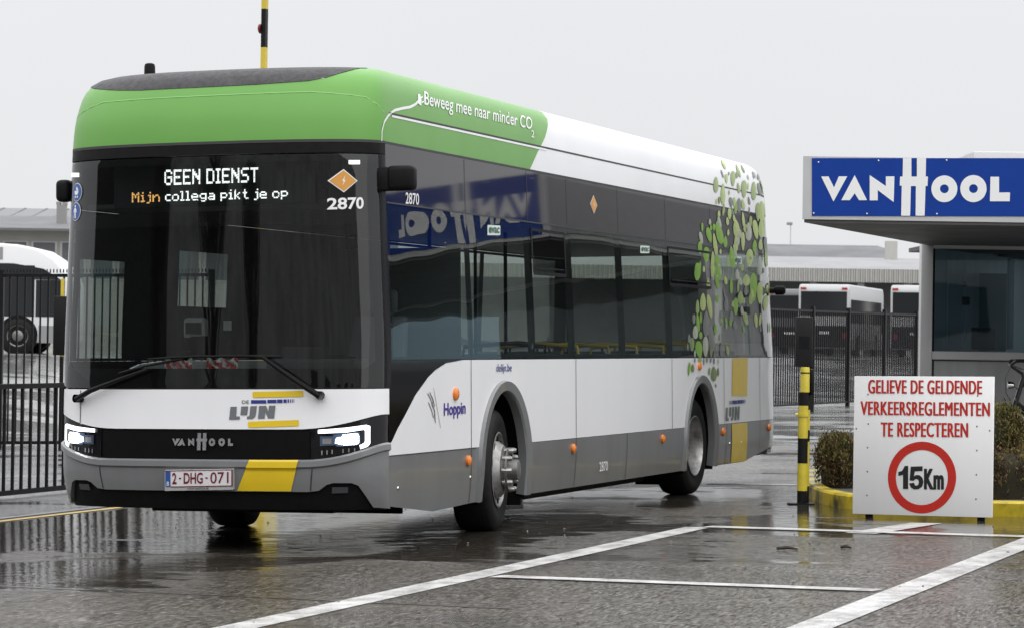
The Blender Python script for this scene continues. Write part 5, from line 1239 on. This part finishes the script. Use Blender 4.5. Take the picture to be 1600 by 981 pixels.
# ---- far buses
fw_white = mat('far_white', (.66, .66, .66), .4); fglass = mat('far_glass', (.02, .022, .024), .06); fgrey = mat('far_grey', (.25, .25, .25), .4); redl = mat('red_lens', (.35, .02, .02), .25)
def far_bus(name, label, o, hd, L, W, H, prof_, bodym, wheels, rear=False, group=None, pods=()):
    """o: rear (towards -x) corner, hd: heading angle; local x forward, y left"""
    b = thing(name, label, 'bus', tuple(o), (0, 0, hd), group)
    mb = MB(); mb.prism(prof_, (0, 0, 0), (1, 0, 0), (0, 0, 1), (0, 1, 0), W); bevel(mb.build('body', bodym, b), .09, 2)
    for (x0, x1, z0, z1) in ((.5, L-1.0, H*.33 if not rear else H*.46, H*.79), (L-.96, L-.2, H*.33, H*.66)):
        for y in (-.012, W-.0): 
            mb = MB(); mb.box(x0, x1, y, y+.012, z0, z1); mb.build('side_glazing', fglass, b)
    for x in wheels:
        for y in (-.03, W-.25):
            mb = MB(); mb.lathe([(0, .3), (0, .44), (.03, .49), (.25, .49), (.28, .44), (.28, .3)], (x, y, .49), (0, 1, 0), 28); w = mb.build('wheel', rubber, b, True)
            mb = MB(); mb.lathe([(-.004, .001), (-.004, .12), (.06, .22), (.0, .30), (.28, .30), (.284, .001)], (x, y, .49), (0, 1, 0), 24); mb.build('rim', steel_d, w, True)
            mb = MB(); yy = -.012 if y < 1 else W; mb.lathe([(0, .001), (0, .56), (.012, .56), (.012, .001)], (x, yy, .50), (0, 1, 0), 28); mb.build('wheel_arch', black_pl, b)
    ws_ = sorted(wheels); cuts = [.3]+[c for w_ in ws_ for c in (w_-.58, w_+.58)]+[L-.15]
    for a, c in zip(cuts[::2], cuts[1::2]):
        for y in (-.008, W):
            mb = MB(); mb.box(a, c, y, y+.008, .3, .78); mb.build('skirt', fgrey, b)
    if rear:
        mb = MB(); mb.box(-.014, .0, .12, W-.12, H*.56, H*.90); mb.build('rear_window', fglass, b)
        for y in (.10, W-.38):
            mb = MB(); mb.box(-.02, .0, y, y+.28, H*.925, H*.955); mb.build('brake_lamp', redl, b)
            mb = MB(); mb.box(-.02, .0, y, y+.2, .85, 1.1); mb.build('tail_lamp', redl, b)
        mb = MB(); mb.box(-.012, .0, .06, W-.06, .4, 1.45); mb.build('engine_grille', black_pl, b)
        mb = MB(); mb.box(-.03, .0, .95, 1.5, 1.05, 1.17); mb.build('number_plate', white_s, b)
    for (x0, x1, z0, z1) in pods:
        mb = MB(); mb.box(x0, x1, -.008, .004, z0, z1); mb.build('roof_grille', fgrey, b)
    return b
# left, beyond the tall fence: side-on, facing right
ql = P(108, 561, 77); ql = gz(ql[0], ql[1]); hd = math.atan2(R2[1], R2[0]); fx = np.array([math.cos(hd), math.sin(hd), 0])
Lb = 12.0; oL = ql-fx*Lb; oL = np.array([oL[0], oL[1], ql[2]])
lb = far_bus('city_bus', 'white parked bus behind the tall fence on the left', oL, hd, Lb, 2.5, 3.1, [(0, .3), (Lb, .3), (Lb, 1.9), (Lb-.12, 2.25), (Lb-.5, 2.65), (Lb-.9, 2.9), (Lb-1.5, 3.03), (Lb-2.2, 3.07), (0, 3.07)], fw_white, (2.9, Lb-1.45), False, None, ((Lb-4.6, Lb-3.4, 2.6, 2.95), (Lb-3.2, Lb-1.9, 2.6, 2.95)))
mb = MB(); x0 = Lb-1.9-.0; V = [(Lb-6, -.016, 2.15), (Lb-.25, -.016, 2.05), (Lb-.75, -.016, 2.36), (Lb-1.6, -.016, 2.5), (Lb-6, -.016, 2.5)]; mb.add(V, [(0, 1, 2, 3, 4)]); mb.build('upper_glazing', fglass, lb)
coach_w = mat('coach_white', (.42, .42, .42), .4)
# right: two coaches seen from behind, and a darker one further left
def coach(px, py, d, turn, label, bodym, W=2.5, H=3.45, L=12):
    q = P(px, py, d); q = gz(q[0], q[1]); v = q-CW; a0 = math.atan2(v[1], v[0])+turn; return far_bus('coach', label, q-np.array([-math.sin(a0), math.cos(a0), 0])*W/2*1.0, a0, L, W, H, [(0, .35), (L, .35), (L, H-.4), (L-.3, H), (.18, H), (0, H-.25)], bodym, (2.9, L-2.8), True, 'coaches parked beyond the right fence')
coach(1286, 560, 134, -.16, 'white coach with red corner lamps, nearer to the black control box', coach_w)
coach(1430, 560, 133, -.16, 'white coach half hidden by the gatehouse wall', coach_w)
coach(1232, 556, 150, -.30, 'dark grey coach just right of the bus rear', mat('far_dark', (.10, .10, .105), .35, coat=.3), 2.5, 3.5)

# ---- far halls
hall_r = mat('hall_roof', (.17, .17, .175), .7, spec=.1, noise=.25, nscale=.4); hall_w = mat('hall_wall', (.42, .41, .38), .5, noise=.15, nscale=.5); hall_d = mat('hall_dark', (.22, .22, .22), .6, noise=.3, nscale=.5)
def corrug(n, c):
    m = mat(n, c, .5); nt = m.node_tree; w = node(nt, 'ShaderNodeTexWave', Scale=1.1); w.bands_direction = 'X'; tcn = nt.nodes.new('ShaderNodeTexCoord'); nt.links.new(tcn.outputs['Object'], w.inputs['Vector'])
    bp = node(nt, 'ShaderNodeBump', Strength=1.0, Distance=.25); nt.links.new(w.outputs['Fac'], bp.inputs['Height']); nt.links.new(bp.outputs[0], nt.nodes['Principled BSDF'].inputs['Normal']); return m
def hall(label, d, px0, px1, ref):
    a = P(px0, 500, d); o = gz(a[0], a[1]); o[2] = .87; h = thing('hall', label, 'building', tuple(o), (0, 0, math.atan2(R2[1], R2[0]))); return h, float((P(px1, 500, d)-a)@R2), (lambda py, dd=0, px=ref: float(P(px, py, d+dd)[2])-.87)
h, Wd, z = hall('long industrial hall with stepped barrel roof behind the coaches', 165, 560, 1800, 1320)
def slab(h, name, m, prof_, W, x0=0):                               # prof_: (depth, z), swept along local x
    mb = MB(); n = len(prof_); V = [(x0, a, b) for a, b in prof_]+[(x0+W, a, b) for a, b in prof_]; mb.add(V, [(i, i+1, n+i+1, n+i) for i in range(n-1)]+[tuple(range(n))[::-1]]); return mb.build(name, m, h)
slab(h, 'wall', hall_d, [(7, -1), (7, z(441, 7)), (7.5, z(441, 7)), (7.5, -1)], Wd)
mb = MB(); mb.box(0, Wd, 0, .3, z(441), z(420)); mb.build('fascia', corrug('fascia_beige', (.50, .49, .46)), h)
q_ = [(0, z(420)), (1.5, z(414, 1.5)), (4, z(407, 4)), (8, z(402.5, 8)), (12, z(402.5, 12)-.05)]; mb = MB(); n = len(q_); V = [(x, a, b+.001) for x in (0, Wd) for a, b in q_]; mb.add(V, [(i, i+1, n+i+1, n+i) for i in range(n-1)]); mb.build('lower_roof', mat('hall_roof_light', (.30, .30, .305), .75, spec=.1, noise=.15, nscale=.4), h, True)
q_ = [(9, z(402.8, 9)), (10.5, z(394, 10.5)), (13, z(387.5, 13)), (17, z(383.5, 17)), (22, z(384, 22))]; mb = MB(); V = [(x, a, b) for x in (z(0)*0+Wd*.18, Wd*.70) for a, b in q_]; mb.add(V, [(i, i+1, n+i+1, n+i) for i in range(n-1)]+[tuple(range(n)), tuple(range(n, 2*n))[::-1]]); mb.build('upper_roof', hall_r, h, True)
for k in range(9):
    x = Wd*(.45+.06*k); mb = MB(); mb.box(x, x+.4, .5, .9, -1, z(441)); mb.build('column', hall_w, h)
mb = MB(); xx = float((P(1415, 400, 165)-np.array(h.location))@R2); mb.box(xx-.35, xx+.35, 6, 6.7, z(405), z(376, 6)); mb.build('roof_vent', hall_w, h)
h, Wd, z = hall('grey hall with ribbed skylight and chimney behind the parked bus', 112, -260, 620, 50)
slab(h, 'wall', hall_w, [(0, -1), (0, z(359)), (.3, z(359)), (.3, -1)], Wd)
mb = MB(); mb.hexa([(-.5, -1.1, z(362)), (Wd, -1.1, z(362)), (Wd, -.9, z(362)), (-.5, -.9, z(362)), (-.5, -1.1, z(357, -1)), (Wd, -1.1, z(357, -1)), (Wd, -.9, z(357, -1)), (-.5, -.9, z(357, -1))]); mb.build('gutter', mat('gutter', (.12, .12, .125), .4), h)
mb = MB(); mb.add([(-.5, -1, z(357, -1)), (Wd, -1, z(357, -1)), (Wd, 8, z(337, 8)), (-.5, 8, z(337, 8))], [(0, 1, 2, 3)]); mb.build('roof', mat('hall_slate', (.16, .16, .165), .6, spec=.15, noise=.2, nscale=.5), h)
sk_ = MB(); V = [(-.5, 7.5, z(338, 7.5)), (Wd, 7.5, z(338, 7.5)), (Wd, 9.5, z(326, 9.5)), (-.5, 9.5, z(326, 9.5))]; sk_.add(V, [(0, 1, 2, 3)]); sky_l = sk_.build('skylight', mat('skylight', (.21, .21, .215), .6, spec=.1), h)
mb = MB()
for k in range(int(Wd/.95)):
    x = k*.95; mb.hexa([(x, 7.45, z(338, 7.5)), (x+.09, 7.45, z(338, 7.5)), (x+.09, 7.55, z(338, 7.5)), (x, 7.55, z(338, 7.5)), (x+.3, 9.45, z(326, 9.5)+.02), (x+.39, 9.45, z(326, 9.5)+.02), (x+.39, 9.55, z(326, 9.5)+.02), (x+.3, 9.55, z(326, 9.5)+.02)])
mb.build('skylight_ribs', mat('rib', (.10, .10, .10), .4), sky_l)
wx = lambda px: float((P(px, 400, 112)-np.array(h.location))@R2)
for k in range(-4, 12):
    a, b = wx(-6+k*45-35), wx(-6+k*45+5); mb = MB(); mb.box(a, b, -.04, .0, z(436), z(377)); f_ = mb.build('window', trim_m, h)
    mb = MB(); mb.box(a+.08, b-.08, -.05, -.041, z(434), z(379)); mb.build('pane', mat('hall_pane', (.14, .145, .15), .15), f_)
mb = MB(); xx = wx(78); mb.box(xx-.18, xx+.18, 2.5, 3.0, z(350), z(319, 2)); mb.box(xx-.2, xx-.05, 2.5, 3, z(319, 2), z(314, 2)); mb.box(xx+.05, xx+.2, 2.5, 3, z(319, 2), z(314, 2)); mb.build('chimney', mat('chimney', (.24, .235, .23), .6), h)
# ---- tall lamp beyond the hall, and what stands behind the photographer (seen only as reflections)
q = P(1233, 520, 195); q = gz(q[0], q[1]); lp = thing('street_lamp', 'thin grey lamp post rising above the hall roof', 'lamp', tuple(q)); zt_ = float(P(1233, 352, 195)[2])-q[2]
mb = MB(); mb.tube([(0, 0, 0), (0, 0, zt_)], [.045, .03], 8); mb.build('pole', mat('lamp_grey', (.42, .42, .43), .5), lp, True)
mb = MB(); mb.obox(-R2*.28+zz*zt_-F2*.15, R2*.4, F2*.3, zz*.2); bevel(mb.build('lamp_head', fgrey, lp), .03)

# behind the photographer: a plain hall and bare poplars, seen mirrored in the windscreen
hb = thing('hall', 'grey panelled hall behind the photographer, seen only in reflections', 'building', (-62, 14, float(Hgt(-62, 14))))
mb = MB(); mb.box(-8, 0, -80, 25, 0, 17); mb.build('wall', mat('panel_grey', (.40, .40, .395), .6, noise=.55, nscale=.35), hb)
mb = MB(); mb.box(-8, 0, 25.1, 120, 0, 20); mb.build('tower_wall', mat('panel_dark', (.035, .035, .037), .6, noise=.3, nscale=.4), hb)
for k in range(5):
    mb = MB(); mb.box(0.01, .06, -58+k*9, -54+k*9, 2.4, 4.2); mb.build('window', fglass, hb)
barkm = mat('bark', (.045, .038, .032), .8, noise=.3, nscale=6)
def poplar(x, y, H_, label):
    t = thing('tree', label, 'tree', (x, y, float(Hgt(x, y))), (0, 0, 0), 'bare poplars behind the photographer')
    mb = MB(); mb.tube([(0, 0, 0), (.05, .03, H_*.5), (0, 0, H_)], [.22, .13, .02], 8); mb.build('trunk', barkm, t, True)
    mb = MB()
    for k in range(130):
        z = H_*random.uniform(.12, .92); a = random.uniform(0, 6.28); l = (1.0-z/H_)*4.2+.8; dx, dy = math.cos(a), math.sin(a)
        p0 = np.array([0, 0, z]); p1 = p0+np.array([dx*l*.35, dy*l*.35, l*.55]); p2 = p0+np.array([dx*l*.5, dy*l*.5, l*1.5])
        mb.tube([p0, p1, p2], [.06, .035, .014], 4)
        for q in range(9):
            b = a+random.uniform(-1.2, 1.2); s0 = p0+(p2-p0)*random.uniform(.25, .9); e0 = s0+np.array([math.cos(b)*.35, math.sin(b)*.35, random.uniform(.5, 1.1)])
            mb.tube([s0, e0], [.022, .010], 3)
    mb.build('crown', barkm, t); return t
for x, y, H_, l in ((-40, 12.8, 7.4, 'bare poplar behind the photographer, nearest to the lane'), (-44, 21, 9, 'bare poplar behind the photographer, second from the lane'), (-38, 27, 8, 'bare poplar behind the photographer, farthest from the lane')): poplar(x, y, H_, l)
